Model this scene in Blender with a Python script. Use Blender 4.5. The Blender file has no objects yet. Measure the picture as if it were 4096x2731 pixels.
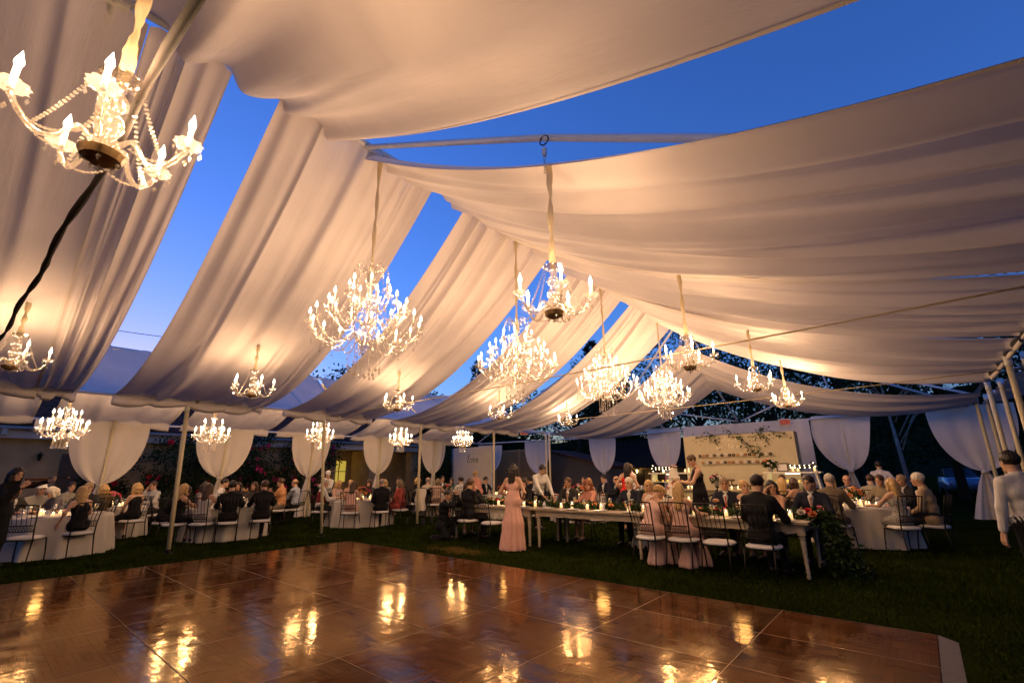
import bpy, math, random
import numpy as np
from mathutils import Matrix, Vector

sc = bpy.context.scene
COL = sc.collection
pi = math.pi
R = math.radians

# ------------------------------------------------------------------ camera
cam_d = bpy.data.cameras.new('camera'); cam = bpy.data.objects.new('camera', cam_d); COL.objects.link(cam)
sc.camera = cam
cam_d.sensor_width = 36.0; cam_d.lens = 16.093; cam_d.clip_start = 0.05; cam_d.clip_end = 1500
yaw, pitch, roll = .709, .2798, -.0098
fwd = Vector((-math.sin(yaw)*math.cos(pitch), math.cos(yaw)*math.cos(pitch), math.sin(pitch)))
rgt = Vector((math.cos(yaw), math.sin(yaw), 0)); upv = rgt.cross(fwd)
r2 = math.cos(roll)*rgt+math.sin(roll)*upv; u2 = -math.sin(roll)*rgt+math.cos(roll)*upv
M = Matrix((r2, u2, -fwd)).transposed().to_4x4(); M.translation = (0, 0, 1.48)
cam.matrix_world = M

# ------------------------------------------------------------------ sky: just after sunset, glow to the left of the view
w = bpy.data.worlds.new('World'); sc.world = w; w.use_nodes = True
nt = w.node_tree; bg = nt.nodes['Background']
sky = nt.nodes.new('ShaderNodeTexSky'); sky.sky_type = 'NISHITA'; sky.sun_disc = False
sky.sun_elevation = R(.3); sky.sun_rotation = R(-82); sky.altitude = 0
sky.air_density = 1.2; sky.dust_density = .9; sky.ozone_density = 3.8
wb = nt.nodes.new('ShaderNodeMix'); wb.data_type = 'RGBA'; wb.blend_type = 'MULTIPLY'; wb.inputs['Factor'].default_value = 1   # camera white balance set for the lamps
wb.inputs[7].default_value = (.72, .88, 1.26, 1); nt.links.new(sky.outputs[0], wb.inputs[6]); nt.links.new(wb.outputs[2], bg.inputs[0])
bg.inputs[1].default_value = 1.14

vs = sc.view_settings; vs.view_transform = 'Standard'; vs.look = 'None'; vs.gamma = 1; vs.exposure = 0.0; vs.use_curve_mapping = False
cy = sc.cycles
cy.use_denoising = True; cy.use_adaptive_sampling = False
try: cy.denoiser = 'OPENIMAGEDENOISE'
except Exception: pass
cy.max_bounces = 5; cy.diffuse_bounces = 2; cy.glossy_bounces = 2; cy.transmission_bounces = 2; cy.transparent_max_bounces = 8
cy.sample_clamp_indirect = 5; cy.sample_clamp_direct = 0; cy.caustics_reflective = False; cy.caustics_refractive = False
cy.use_light_tree = True
LIGHT_COL = (1.0, .605, .325)

# ------------------------------------------------------------------ helpers
rng = np.random.default_rng(7); random.seed(7)

def link(o, parent=None):
    COL.objects.link(o)
    if parent is not None: o.parent = parent
    return o
def tag(o, label=None, cat=None, group=None, kind=None):
    if label: o['label'] = label
    if cat: o['category'] = cat
    if group: o['group'] = group
    if kind: o['kind'] = kind
    return o
def empty(name, loc=(0, 0, 0), rz=0, parent=None):
    o = bpy.data.objects.new(name, None); o.location = loc; o.rotation_euler = (0, 0, rz); o.empty_display_size = .1
    return link(o, parent)
def fast_mesh(name, V, Q, smooth=True):
    """V (n,3), Q list/array of faces (all same length) or list of lists"""
    me = bpy.data.meshes.new(name)
    if isinstance(Q, np.ndarray):
        k = Q.shape[1]; n = len(Q)
        me.vertices.add(len(V)); me.vertices.foreach_set('co', np.asarray(V, np.float32).ravel())
        me.loops.add(n*k); me.loops.foreach_set('vertex_index', Q.astype(np.int32).ravel())
        me.polygons.add(n); me.polygons.foreach_set('loop_start', np.arange(0, n*k, k, dtype=np.int32))
        me.update(calc_edges=True)
    else:
        me.from_pydata([tuple(v) for v in V], [], Q)
    if smooth: me.polygons.foreach_set('use_smooth', [True]*len(me.polygons))
    return me
def obj(name, me, mat=None, parent=None, loc=(0, 0, 0), rot=(0, 0, 0), scale=None):
    o = bpy.data.objects.new(name, me); o.location = loc; o.rotation_euler = rot
    if scale is not None: o.scale = (scale,)*3 if isinstance(scale, (int, float)) else scale
    link(o, parent)
    if mat is not None:
        if not me.materials: me.materials.append(mat)
        elif me.materials[0] is not mat:
            o.material_slots[0].link = 'OBJECT'; o.material_slots[0].material = mat
    return o
def copy_tree(o, parent=None):
    c = o.copy(); COL.objects.link(c); c.parent = parent
    for ch in list(o.children): copy_tree(ch, c)
    return c

class MB:
    def __init__(s): s.v = []; s.f = []
    def add(s, V, F):
        b = len(s.v); s.v += [tuple(map(float, p)) for p in V]; s.f += [[i+b for i in f] for f in F]
    def box(s, x0, x1, y0, y1, z0, z1, Mx=None):
        V = [(x, y, z) for z in (z0, z1) for y in (y0, y1) for x in (x0, x1)]
        if Mx is not None: V = [tuple(Mx @ Vector(v)) for v in V]
        s.add(V, [(0, 2, 3, 1), (4, 5, 7, 6), (0, 1, 5, 4), (2, 6, 7, 3), (0, 4, 6, 2), (1, 3, 7, 5)])
    def bevbox(s, x0, x1, y0, y1, z0, z1, b):
        # box with chamfered top edge
        V = [(x0, y0, z0), (x1, y0, z0), (x1, y1, z0), (x0, y1, z0), (x0, y0, z1-b), (x1, y0, z1-b), (x1, y1, z1-b), (x0, y1, z1-b),
             (x0+b, y0+b, z1), (x1-b, y0+b, z1), (x1-b, y1-b, z1), (x0+b, y1-b, z1)]
        F = [(3, 2, 1, 0), (8, 9, 10, 11)]
        for i in range(4):
            j = (i+1) % 4; F += [(i, j, 4+j, 4+i), (4+i, 4+j, 8+j, 8+i)]
        s.add(V, F)
    def tube(s, pts, r, n=8, cap=True):
        P = [Vector(p) for p in pts]; m = len(P); rr = r if isinstance(r, (list, tuple)) else [r]*m
        T = []
        for i in range(m):
            t = (P[min(i+1, m-1)]-P[max(i-1, 0)]); T.append(t.normalized() if t.length > 1e-9 else Vector((0, 0, 1)))
        ref = Vector((0, 0, 1)) if abs(T[0].z) < .9 else Vector((1, 0, 0))
        u = T[0].cross(ref).normalized(); V = []
        for i in range(m):
            u = (u-T[i]*u.dot(T[i])); u = u.normalized() if u.length > 1e-6 else T[i].orthogonal().normalized()
            v = T[i].cross(u)
            for k in range(n):
                a = 2*pi*k/n; V.append(P[i]+(u*math.cos(a)+v*math.sin(a))*rr[i])
        F = []
        for i in range(m-1):
            for k in range(n):
                k2 = (k+1) % n; F.append((i*n+k, i*n+k2, (i+1)*n+k2, (i+1)*n+k))
        if cap: F.append(tuple(range(n-1, -1, -1))); F.append(tuple(range((m-1)*n, m*n)))
        s.add(V, F)
    def lathe(s, prof, n=16, c=(0, 0, 0), wav=0, wn=8):
        V = []; F = []
        for (r, z) in prof:
            for k in range(n):
                a = 2*pi*k/n; q = r*(1+wav*math.cos(wn*a)); V.append((c[0]+q*math.cos(a), c[1]+q*math.sin(a), c[2]+z))
        for i in range(len(prof)-1):
            for k in range(n):
                k2 = (k+1) % n; F.append((i*n+k, i*n+k2, (i+1)*n+k2, (i+1)*n+k))
        s.add(V, F)
    def octa(s, c, r, h=None):
        h = h or r; x, y, z = c
        s.add([(x+r, y, z), (x, y+r, z), (x-r, y, z), (x, y-r, z), (x, y, z+h), (x, y, z-h)],
              [(0, 1, 4), (1, 2, 4), (2, 3, 4), (3, 0, 4), (1, 0, 5), (2, 1, 5), (3, 2, 5), (0, 3, 5)])
    def ball(s, c, r, n=8, m=5, sz=1.0):
        pr = [(r*math.sin(pi*i/m), -r*sz*math.cos(pi*i/m)) for i in range(m+1)]; pr[0] = (r*.02, -r*sz); pr[-1] = (r*.02, r*sz)
        s.lathe(pr, n, c)
    def grid(s, G):
        a, b = len(G), len(G[0]); V = [p for row in G for p in row]
        s.add(V, [(i*b+j, i*b+j+1, (i+1)*b+j+1, (i+1)*b+j) for i in range(a-1) for j in range(b-1)])
    def mesh(s, name, smooth=False):
        return fast_mesh(name, s.v, s.f, smooth)
    def build(s, name, mat, parent=None, loc=(0, 0, 0), rot=(0, 0, 0), smooth=False):
        return obj(name, s.mesh(name, smooth), mat, parent, loc, rot)

def grid_mesh(name, G, smooth=True, wrap=False):
    G = np.asarray(G, float); a, b = G.shape[:2]
    i, j = np.meshgrid(np.arange(a-1), np.arange(b if wrap else b-1), indexing='ij'); j2 = (j+1) % b
    Q = np.stack([i*b+j, i*b+j2, (i+1)*b+j2, (i+1)*b+j], -1).reshape(-1, 4)
    return fast_mesh(name, G.reshape(-1, 3), Q, smooth)

# ------------------------------------------------------------------ materials
MATS = {}
def mat(name, col, rough=.6, metal=0, noise=0, nscale=20, bump=0, bscale=60, spec=.4, coat=0, emit=None, estr=0, stretch=None):
    if name in MATS: return MATS[name]
    m = bpy.data.materials.new(name); m.use_nodes = True; t = m.node_tree; b = t.nodes['Principled BSDF']
    b.inputs['Base Color'].default_value = (*col, 1); b.inputs['Roughness'].default_value = rough; b.inputs['Metallic'].default_value = metal
    b.inputs['Specular IOR Level'].default_value = spec; b.inputs['Coat Weight'].default_value = coat
    if noise or bump:
        tc = t.nodes.new('ShaderNodeTexCoord'); mp = t.nodes.new('ShaderNodeMapping'); t.links.new(tc.outputs['Object'], mp.inputs[0])
        if stretch: mp.inputs['Scale'].default_value = stretch
    if noise:
        n = t.nodes.new('ShaderNodeTexNoise'); n.inputs['Scale'].default_value = nscale; n.inputs['Detail'].default_value = 4
        t.links.new(mp.outputs[0], n.inputs['Vector'])
        cr = t.nodes.new('ShaderNodeMapRange'); cr.inputs[1].default_value = .3; cr.inputs[2].default_value = .7; cr.inputs[3].default_value = 1-noise; cr.inputs[4].default_value = 1+noise
        mx = t.nodes.new('ShaderNodeVectorMath'); mx.operation = 'SCALE'; mx.inputs[0].default_value = col
        t.links.new(n.outputs[0], cr.inputs[0]); t.links.new(cr.outputs[0], mx.inputs['Scale']); t.links.new(mx.outputs[0], b.inputs['Base Color'])
    if bump:
        n2 = t.nodes.new('ShaderNodeTexNoise'); n2.inputs['Scale'].default_value = bscale; n2.inputs['Detail'].default_value = 3
        t.links.new(mp.outputs[0], n2.inputs['Vector'])
        bp = t.nodes.new('ShaderNodeBump'); bp.inputs['Strength'].default_value = bump; bp.inputs['Distance'].default_value = .01
        t.links.new(n2.outputs[0], bp.inputs['Height']); t.links.new(bp.outputs[0], b.inputs['Normal'])
    if emit:
        b.inputs['Emission Color'].default_value = (*emit, 1); b.inputs['Emission Strength'].default_value = estr
        m.cycles.emission_sampling = 'NONE' if estr < 60 else 'AUTO'
    MATS[name] = m
    return m
def cloth(name, col, trans=.25, bump=.15, stretch=(1, 1, 1)):
    """thin woven cloth: light from behind shows through"""
    m = bpy.data.materials.new(name); m.use_nodes = True; t = m.node_tree; t.nodes.remove(t.nodes['Principled BSDF'])
    out = t.nodes['Material Output']; d = t.nodes.new('ShaderNodeBsdfDiffuse'); tr = t.nodes.new('ShaderNodeBsdfTranslucent'); mx = t.nodes.new('ShaderNodeMixShader')
    tc = t.nodes.new('ShaderNodeTexCoord'); n = t.nodes.new('ShaderNodeTexNoise'); n.inputs['Scale'].default_value = 1.3; n.inputs['Detail'].default_value = 5
    t.links.new(tc.outputs['Object'], n.inputs['Vector'])
    cr = t.nodes.new('ShaderNodeMapRange'); cr.inputs[1].default_value = .3; cr.inputs[2].default_value = .7; cr.inputs[3].default_value = .93; cr.inputs[4].default_value = 1.04
    sv = t.nodes.new('ShaderNodeVectorMath'); sv.operation = 'SCALE'; sv.inputs[0].default_value = col
    t.links.new(n.outputs[0], cr.inputs[0]); t.links.new(cr.outputs[0], sv.inputs['Scale'])
    t.links.new(sv.outputs[0], d.inputs[0]); t.links.new(sv.outputs[0], tr.inputs[0])
    n2 = t.nodes.new('ShaderNodeTexNoise'); n2.inputs['Scale'].default_value = 140; n2.inputs['Detail'].default_value = 2
    t.links.new(tc.outputs['Object'], n2.inputs['Vector'])
    n3 = t.nodes.new('ShaderNodeTexNoise'); n3.inputs['Scale'].default_value = 4; n3.inputs['Detail'].default_value = 4
    mp3 = t.nodes.new('ShaderNodeMapping'); mp3.inputs['Scale'].default_value = stretch; t.links.new(tc.outputs['Object'], mp3.inputs[0]); t.links.new(mp3.outputs[0], n3.inputs['Vector'])
    ad = t.nodes.new('ShaderNodeMath'); ad.operation = 'MULTIPLY_ADD'; ad.inputs[1].default_value = 4; t.links.new(n3.outputs[0], ad.inputs[0]); t.links.new(n2.outputs[0], ad.inputs[2])
    bp = t.nodes.new('ShaderNodeBump'); bp.inputs['Strength'].default_value = bump; bp.inputs['Distance'].default_value = .012
    t.links.new(ad.outputs[0], bp.inputs['Height']); t.links.new(bp.outputs[0], d.inputs['Normal'])
    mx.inputs[0].default_value = trans
    t.links.new(d.outputs[0], mx.inputs[1]); t.links.new(tr.outputs[0], mx.inputs[2]); t.links.new(mx.outputs[0], out.inputs[0])
    MATS[name] = m; return m
def crystal(name, col=(1, .92, .80), tra=.52):
    """cut glass seen small: part clear, part glinting, part scattering the lamp light"""
    m = bpy.data.materials.new(name); m.use_nodes = True; t = m.node_tree; t.nodes.remove(t.nodes['Principled BSDF'])
    out = t.nodes['Material Output']
    tp = t.nodes.new('ShaderNodeBsdfTransparent'); gl = t.nodes.new('ShaderNodeBsdfGlossy'); gl.inputs['Roughness'].default_value = .12; gl.inputs[0].default_value = (*col, 1)
    tl = t.nodes.new('ShaderNodeBsdfTranslucent'); tl.inputs[0].default_value = (*col, 1)
    m1 = t.nodes.new('ShaderNodeMixShader'); m1.inputs[0].default_value = .20; m2 = t.nodes.new('ShaderNodeMixShader'); m2.inputs[0].default_value = tra
    t.links.new(gl.outputs[0], m1.inputs[1]); t.links.new(tl.outputs[0], m1.inputs[2]); t.links.new(m1.outputs[0], m2.inputs[1]); t.links.new(tp.outputs[0], m2.inputs[2])
    t.links.new(m2.outputs[0], out.inputs[0]); MATS[name] = m; return m
def emis(name, col, s, sample=False):
    m = bpy.data.materials.new(name); m.use_nodes = True; t = m.node_tree; t.nodes.remove(t.nodes['Principled BSDF'])
    e = t.nodes.new('ShaderNodeEmission'); e.inputs[0].default_value = (*col, 1); e.inputs[1].default_value = s
    t.links.new(e.outputs[0], t.nodes['Material Output'].inputs[0]); m.cycles.emission_sampling = 'AUTO' if sample else 'NONE'
    MATS[name] = m; return m

FAB = cloth('ceiling_fabric', (.80, .72, .67), .10, .32, (.22, 2.2, .22))
CURT = cloth('curtain_fabric', (.78, .69, .58), .12)
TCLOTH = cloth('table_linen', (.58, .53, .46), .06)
RIBBON = cloth('ribbon_fabric', (.72, .60, .40), .25)
PIPE = mat('white_tent_pipe', (.70, .68, .64), .45, 0, .06, 8)
POLEM = mat('cream_pole_paint', (.66, .56, .35), .45, 0, .06, 8)
DARKIRON = mat('dark_iron', (.022, .018, .015), .45, .6, .2, 40)
GLASS = crystal('clear_crystal'); PANGLASS = crystal('drip_pan_crystal', (1, .94, .86), .70); BULB = emis('lit_bulb', (1, .88, .68), 13); FLAME = emis('candle_flame', (1, .62, .22), 22)
SLEEVE = mat('candle_sleeve', (.8, .76, .68), .5)
WAX = mat('candle_wax', (.85, .72, .5), .5, emit=(1, .55, .2), estr=2.2)
BRASS = mat('gilt_metal', (.55, .38, .14), .3, .9)

def plight(loc, power, radius=.1, col=LIGHT_COL, parent=None, name='lamp_light'):
    l = bpy.data.lights.new(name, 'POINT'); l.energy = power; l.color = col; l.shadow_soft_size = radius
    o = bpy.data.objects.new(name, l); o.location = loc; link(o, parent); return o
# ================================================================== GROUND, DANCE FLOOR, GRASS
def grass_mat():
    m = bpy.data.materials.new('lawn_ground'); m.use_nodes = True; t = m.node_tree; b = t.nodes['Principled BSDF']; b.inputs['Roughness'].default_value = .9; b.inputs['Specular IOR Level'].default_value = 0
    tc = t.nodes.new('ShaderNodeTexCoord')
    n = t.nodes.new('ShaderNodeTexNoise'); n.inputs['Scale'].default_value = .7; n.inputs['Detail'].default_value = 6
    n2 = t.nodes.new('ShaderNodeTexNoise'); n2.inputs['Scale'].default_value = 30; n2.inputs['Detail'].default_value = 4
    t.links.new(tc.outputs['Object'], n.inputs[0]); t.links.new(tc.outputs['Object'], n2.inputs[0])
    mx = t.nodes.new('ShaderNodeMath'); mx.operation = 'ADD'; t.links.new(n.outputs[0], mx.inputs[0]); t.links.new(n2.outputs[0], mx.inputs[1])
    cr = t.nodes.new('ShaderNodeValToRGB'); cr.color_ramp.elements[0].position = .35; cr.color_ramp.elements[0].color = (.006, .009, .002, 1)
    cr.color_ramp.elements[1].position = .68; cr.color_ramp.elements[1].color = (.020, .028, .004, 1)
    hf = t.nodes.new('ShaderNodeMath'); hf.operation = 'MULTIPLY'; hf.inputs[1].default_value = .5
    t.links.new(mx.outputs[0], hf.inputs[0]); t.links.new(hf.outputs[0], cr.inputs[0]); t.links.new(cr.outputs[0], b.inputs[0])
    bp = t.nodes.new('ShaderNodeBump'); bp.inputs['Strength'].default_value = .8; bp.inputs['Distance'].default_value = .03; t.links.new(n2.outputs[0], bp.inputs['Height']); t.links.new(bp.outputs[0], b.inputs['Normal'])
    return m
GR = grass_mat()
mb = MB(); mb.grid([[(x, y, 0) for x in np.linspace(-400, 400, 9)] for y in np.linspace(-200, 600, 9)])
tag(mb.build('lawn', GR), 'dark green lawn under the tent and around the dance floor', 'lawn', kind='structure')
# blades
n = 150000
gx = rng.uniform(-15.5, 3.2, n); gy = rng.uniform(-.5, 13.5, n)
keep = ~((gx > -10.3) & (gx < .05) & (gy < 6.25)); gx, gy = gx[keep], gy[keep]; n = len(gx)
pt = np.sin(gx*1.3+np.sin(gy*.9)*2)+np.sin(gy*1.7+gx*.6)
ang = rng.uniform(0, 2*pi, n); ln = rng.uniform(.022, .06, n)*(1+.25*pt*.5); wd = rng.uniform(.004, .009, n); tl = rng.uniform(0, .035, n)
V = np.zeros((n, 3, 3)); dx, dy = np.cos(ang), np.sin(ang)
V[:, 0] = np.stack([gx-dx*wd, gy-dy*wd, np.zeros(n)+.001], 1); V[:, 1] = np.stack([gx+dx*wd, gy+dy*wd, np.zeros(n)+.001], 1)
V[:, 2] = np.stack([gx-dy*tl, gy+dx*tl, ln], 1)
BL = mat('grass_blade', (.022, .034, .004), .75, 0, .55, 1.6, spec=0)
tag(obj('grass', fast_mesh('grass', V.reshape(-1, 3), np.arange(3*n).reshape(-1, 3), False), BL), 'short green grass blades covering the lawn', 'grass', kind='stuff')
# worn dry patch
k = 1100; px = rng.normal(-7.3, .33, k); py = rng.normal(6.75, .12, k)+.08*np.sin(px*9); a = px; ln = rng.uniform(.03, .06, k)
V = np.zeros((k, 3, 3)); V[:, 0] = np.stack([px-.006, py, .001+0*px], 1); V[:, 1] = np.stack([px+.006, py, .001+0*px], 1); V[:, 2] = np.stack([px+rng.uniform(-.03, .03, k), py+rng.uniform(-.03, .03, k), ln], 1)
tag(obj('dry_grass', fast_mesh('dry_grass', V.reshape(-1, 3), np.arange(3*k).reshape(-1, 3), False), mat('dry_grass', (.20, .13, .035), .8, 0, .3, 6, spec=0)), 'straw coloured worn patch in the grass beside the dance floor', 'dry grass', kind='stuff')

# dance floor: panels 4 ft x 3 ft of parquet blocks, in metal trim
def parquet_mat():
    m = bpy.data.materials.new('parquet'); m.use_nodes = True; t = m.node_tree; b = t.nodes['Principled BSDF']
    tc = t.nodes.new('ShaderNodeTexCoord'); oi = t.nodes.new('ShaderNodeObjectInfo')
    at = t.nodes.new('ShaderNodeAttribute'); at.attribute_name = 'grain'; at.attribute_type = 'GEOMETRY'
    sep = t.nodes.new('ShaderNodeSeparateColor'); t.links.new(at.outputs['Color'], sep.inputs[0])
    # grain runs along the finger: stretch depends on direction flag (red)
    mpA = t.nodes.new('ShaderNodeMapping'); mpA.inputs['Scale'].default_value = (3, 60, 1); mpB = t.nodes.new('ShaderNodeMapping'); mpB.inputs['Scale'].default_value = (60, 3, 1)
    off = t.nodes.new('ShaderNodeVectorMath'); off.operation = 'ADD'; sc3 = t.nodes.new('ShaderNodeVectorMath'); sc3.operation = 'SCALE'; sc3.inputs['Scale'].default_value = 7.0
    cmb = t.nodes.new('ShaderNodeCombineXYZ'); t.links.new(oi.outputs['Random'], cmb.inputs[2]); t.links.new(cmb.outputs[0], sc3.inputs[0])
    t.links.new(tc.outputs['Object'], off.inputs[0]); t.links.new(sc3.outputs[0], off.inputs[1])
    t.links.new(off.outputs[0], mpA.inputs[0]); t.links.new(off.outputs[0], mpB.inputs[0])
    mxv = t.nodes.new('ShaderNodeMix'); mxv.data_type = 'VECTOR'; t.links.new(sep.outputs[0], mxv.inputs['Factor']); t.links.new(mpA.outputs[0], mxv.inputs[4]); t.links.new(mpB.outputs[0], mxv.inputs[5])
    n = t.nodes.new('ShaderNodeTexNoise'); n.inputs['Scale'].default_value = 1; n.inputs['Detail'].default_value = 5; t.links.new(mxv.outputs[1], n.inputs['Vector'])
    ad = t.nodes.new('ShaderNodeMath'); ad.operation = 'MULTIPLY_ADD'; ad.inputs[1].default_value = .55; t.links.new(sep.outputs[1], ad.inputs[0])
    ml = t.nodes.new('ShaderNodeMath'); ml.operation = 'MULTIPLY'; ml.inputs[1].default_value = .6; t.links.new(n.outputs[0], ml.inputs[0]); t.links.new(ml.outputs[0], ad.inputs[2])
    ad2 = t.nodes.new('ShaderNodeMath'); ad2.operation = 'MULTIPLY_ADD'; ad2.inputs[1].default_value = .42; t.links.new(oi.outputs['Random'], ad2.inputs[0]); t.links.new(ad.outputs[0], ad2.inputs[2])
    cr = t.nodes.new('ShaderNodeValToRGB'); cr.color_ramp.elements[0].position = .22; cr.color_ramp.elements[0].color = (.020, .0075, .003, 1)
    cr.color_ramp.elements[1].position = 1.0; cr.color_ramp.elements[1].color = (.098, .036, .013, 1)
    t.links.new(ad2.outputs[0], cr.inputs[0]); t.links.new(cr.outputs[0], b.inputs['Base Color'])
    # worn varnish
    n2 = t.nodes.new('ShaderNodeTexNoise'); n2.inputs['Scale'].default_value = 2.6; n2.inputs['Detail'].default_value = 6; t.links.new(off.outputs[0], n2.inputs['Vector'])
    mr = t.nodes.new('ShaderNodeMapRange'); mr.inputs[1].default_value = .3; mr.inputs[2].default_value = .75; mr.inputs[3].default_value = .05; mr.inputs[4].default_value = .17; t.links.new(n2.outputs[0], mr.inputs[0])
    t.links.new(mr.outputs[0], b.inputs['Roughness'])
    b.inputs['Specular IOR Level'].default_value = .75; b.inputs['Specular Tint'].default_value = (1, .78, .50, 1)
    n3 = t.nodes.new('ShaderNodeTexNoise'); n3.inputs['Scale'].default_value = 5; n3.inputs['Detail'].default_value = 3; t.links.new(off.outputs[0], n3.inputs['Vector'])
    s2 = t.nodes.new('ShaderNodeMath'); s2.operation = 'MULTIPLY_ADD'; s2.inputs[1].default_value = .12; t.links.new(n.outputs[0], s2.inputs[0]); t.links.new(n3.outputs[0], s2.inputs[2])
    bp = t.nodes.new('ShaderNodeBump'); bp.inputs['Strength'].default_value = .22; bp.inputs['Distance'].default_value = .012; t.links.new(s2.outputs[0], bp.inputs['Height']); t.links.new(bp.outputs[0], b.inputs['Normal'])
    # amber tint put into the mirror layer to warm its reflections
    gl = t.nodes.new('ShaderNodeBsdfGlossy'); gl.inputs[0].default_value = (1, .77, .46, 1); t.links.new(mr.outputs[0], gl.inputs['Roughness']); t.links.new(bp.outputs[0], gl.inputs['Normal'])
    df = t.nodes.new('ShaderNodeBsdfDiffuse'); t.links.new(cr.outputs[0], df.inputs[0])
    fr = t.nodes.new('ShaderNodeFresnel'); fr.inputs[0].default_value = 1.44; t.links.new(bp.outputs[0], fr.inputs['Normal'])
    ms = t.nodes.new('ShaderNodeMixShader'); t.links.new(fr.outputs[0], ms.inputs[0]); t.links.new(df.outputs[0], ms.inputs[1]); t.links.new(gl.outputs[0], ms.inputs[2]); t.links.new(ms.outputs[0], t.nodes['Material Output'].inputs[0]); t.nodes.remove(b)
    return m
PARQ = parquet_mat()
PW, PH = 1.2405, .9295
def panel_mesh(seed):
    rg = np.random.default_rng(seed); V = []; F = []; C = []
    bw, bh = (PW-.006)/4, (PH-.006)/3
    for i in range(4):
        for j in range(3):
            dr = (i+j) % 2; x0 = .003+i*bw; y0 = .003+j*bh; nf = 6
            for f in range(nf):
                if dr: a0, a1, c0, c1 = x0+f*bw/nf, x0+(f+1)*bw/nf, y0, y0+bh
                else: a0, a1, c0, c1 = x0, x0+bw, y0+f*bh/nf, y0+(f+1)*bh/nf
                g = .0006; a0 += g; a1 -= g; c0 += g; c1 -= g; zt = .040+rg.uniform(-.0004, .0004); b0 = len(V)
                V += [(a0, c0, zt+rg.uniform(-.0003, .0003)), (a1, c0, zt+rg.uniform(-.0003, .0003)), (a1, c1, zt+rg.uniform(-.0003, .0003)), (a0, c1, zt+rg.uniform(-.0003, .0003)), (a0, c0, .034), (a1, c0, .034), (a1, c1, .034), (a0, c1, .034)]
                F += [(b0, b0+1, b0+2, b0+3), (b0, b0+4, b0+5, b0+1), (b0+1, b0+5, b0+6, b0+2), (b0+2, b0+6, b0+7, b0+3), (b0+3, b0+7, b0+4, b0)]
                C += [(float(dr), rg.uniform(0, 1), 0, 1)]*5
    b0 = len(V); V += [(0, 0, .004), (PW, 0, .004), (PW, PH, .004), (0, PH, .004), (0, 0, .036), (PW, 0, .036), (PW, PH, .036), (0, PH, .036)]
    F += [tuple(b0+q for q in f) for f in ((3, 2, 1, 0), (4, 5, 6, 7), (0, 1, 5, 4), (1, 2, 6, 5), (2, 3, 7, 6), (3, 0, 4, 7))]; C += [(0, .1, 0, 1)]*6
    me = fast_mesh('floor_panel', V, F, False); ca = me.color_attributes.new('grain', 'FLOAT_COLOR', 'CORNER')
    ca.data.foreach_set('color', np.repeat(np.array(C), [len(f) for f in F], axis=0).ravel()); me.materials.append(PARQ); return me
DF = empty('dance_floor', (-5.1, 2.5, 0)); tag(DF, 'glossy brown parquet dance floor with metal edge trim', 'dance floor')
pm = [panel_mesh(s) for s in range(4)]
FX0, FY1 = -10.13, 6.07
for i in range(8):
    for j in range(8):
        x, y = FX0+i*(PW+.0045), FY1-(j+1)*(PH+.0045)
        o = obj('floor_panel', pm[(i*3+j*5+(i*j) % 3) % 4], None, DF, (x+5.1+(0 if (i+j) % 2 else PW), y-2.5+(0 if (i+j) % 2 else PH), random.uniform(0, .0016)), (0, 0, 0 if (i+j) % 2 else pi))
SEAM = mat('floor_seam_strip', (.42, .28, .14), .35, .5, .15, 30)
for i in range(1, 8):
    mb = MB(); x = FX0+i*(PW+.0045)-.00225; mb.box(x-.0022, x+.0022, FY1-8*(PH+.0045), FY1, .010, .0412); mb.build('seam_strip', SEAM, DF, (5.1, -2.5, 0))
for j in range(1, 8):
    mb = MB(); y = FY1-j*(PH+.0045)+.00225; mb.box(FX0, FX0+8*(PW+.0045), y-.0018, y+.0018, .010, .0409); mb.build('seam_strip', SEAM, DF, (5.1, -2.5, 0))
TRIM = mat('aluminium_trim', (.42, .36, .28), .4, .85, .15, 30, .2, 200)
x0, x1, y1 = FX0, FX0+8*(PW+.0045), FY1
for k in range(8):  # left and far edges, in lengths
    mb = MB(); xa = x0+k*(x1-x0)/8; mb.add([(xa, y1, .041), (xa+(x1-x0)/8-.004, y1, .041), (xa+(x1-x0)/8-.004, y1+.09, .004), (xa, y1+.09, .004), (xa, y1, .004), (xa+(x1-x0)/8-.004, y1, .004)], [(0, 1, 2, 3), (0, 3, 4), (1, 5, 2), (4, 5, 1, 0)])
    mb.build('edge_trim', TRIM, DF, (5.1, -2.5, 0))
    ya = y1-k*.93
    for s in (0, 1):
        mb = MB(); xa, xb = (x0, x0-.09) if s == 0 else (x1, x1+.13)
        mb.add([(xa, ya, .041), (xa, ya-.925, .041), (xb, ya-.925, .004), (xb, ya, .004), (xa, ya, .004), (xa, ya-.925, .004)], [(0, 1, 2, 3) if s == 0 else (3, 2, 1, 0), (0, 3, 4), (1, 5, 2)])
        mb.build('edge_trim', TRIM, DF, (5.1, -2.5, 0))

# ================================================================== TENT FRAME
XL, XRG, XR, ZR = -11.45, -5.2, 1.42, 6.02
FRY = [-3.1, 0.05, 3.0, 6.05, 9.2, 12.3, 15.3, 18.2]
YF = 19.9
def zl(y): return 2.97+max(0, y-9)*.012
def zr(y): return 3.22+max(0, y)*.007
def pipe(p, q, r, name, m, parent, n=10):
    mb = MB(); mb.tube([p, q], r, n); return mb.build(name, m, parent, smooth=True)
TENT = empty('tent_skeleton', (XRG, 8, 0)); tag(TENT, 'white pipe frame of the large tent with ridge, rafters and eave rails', 'tent')
TENT.location = (0, 0, 0)
RE = 14.2
mb = MB(); mb.tube([(XRG, 2.88, ZR), (-2.16, 3.05, 4.60), (-.4, 3.15, 3.68), (XR, 3.3, 3.4)], .036, 10); mb.build('rafter', PIPE, TENT, smooth=True)
pipe((XRG, -4, ZR+.06), (XRG, RE, ZR+.04), .038, 'ridge_pipe', PIPE, TENT)
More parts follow.
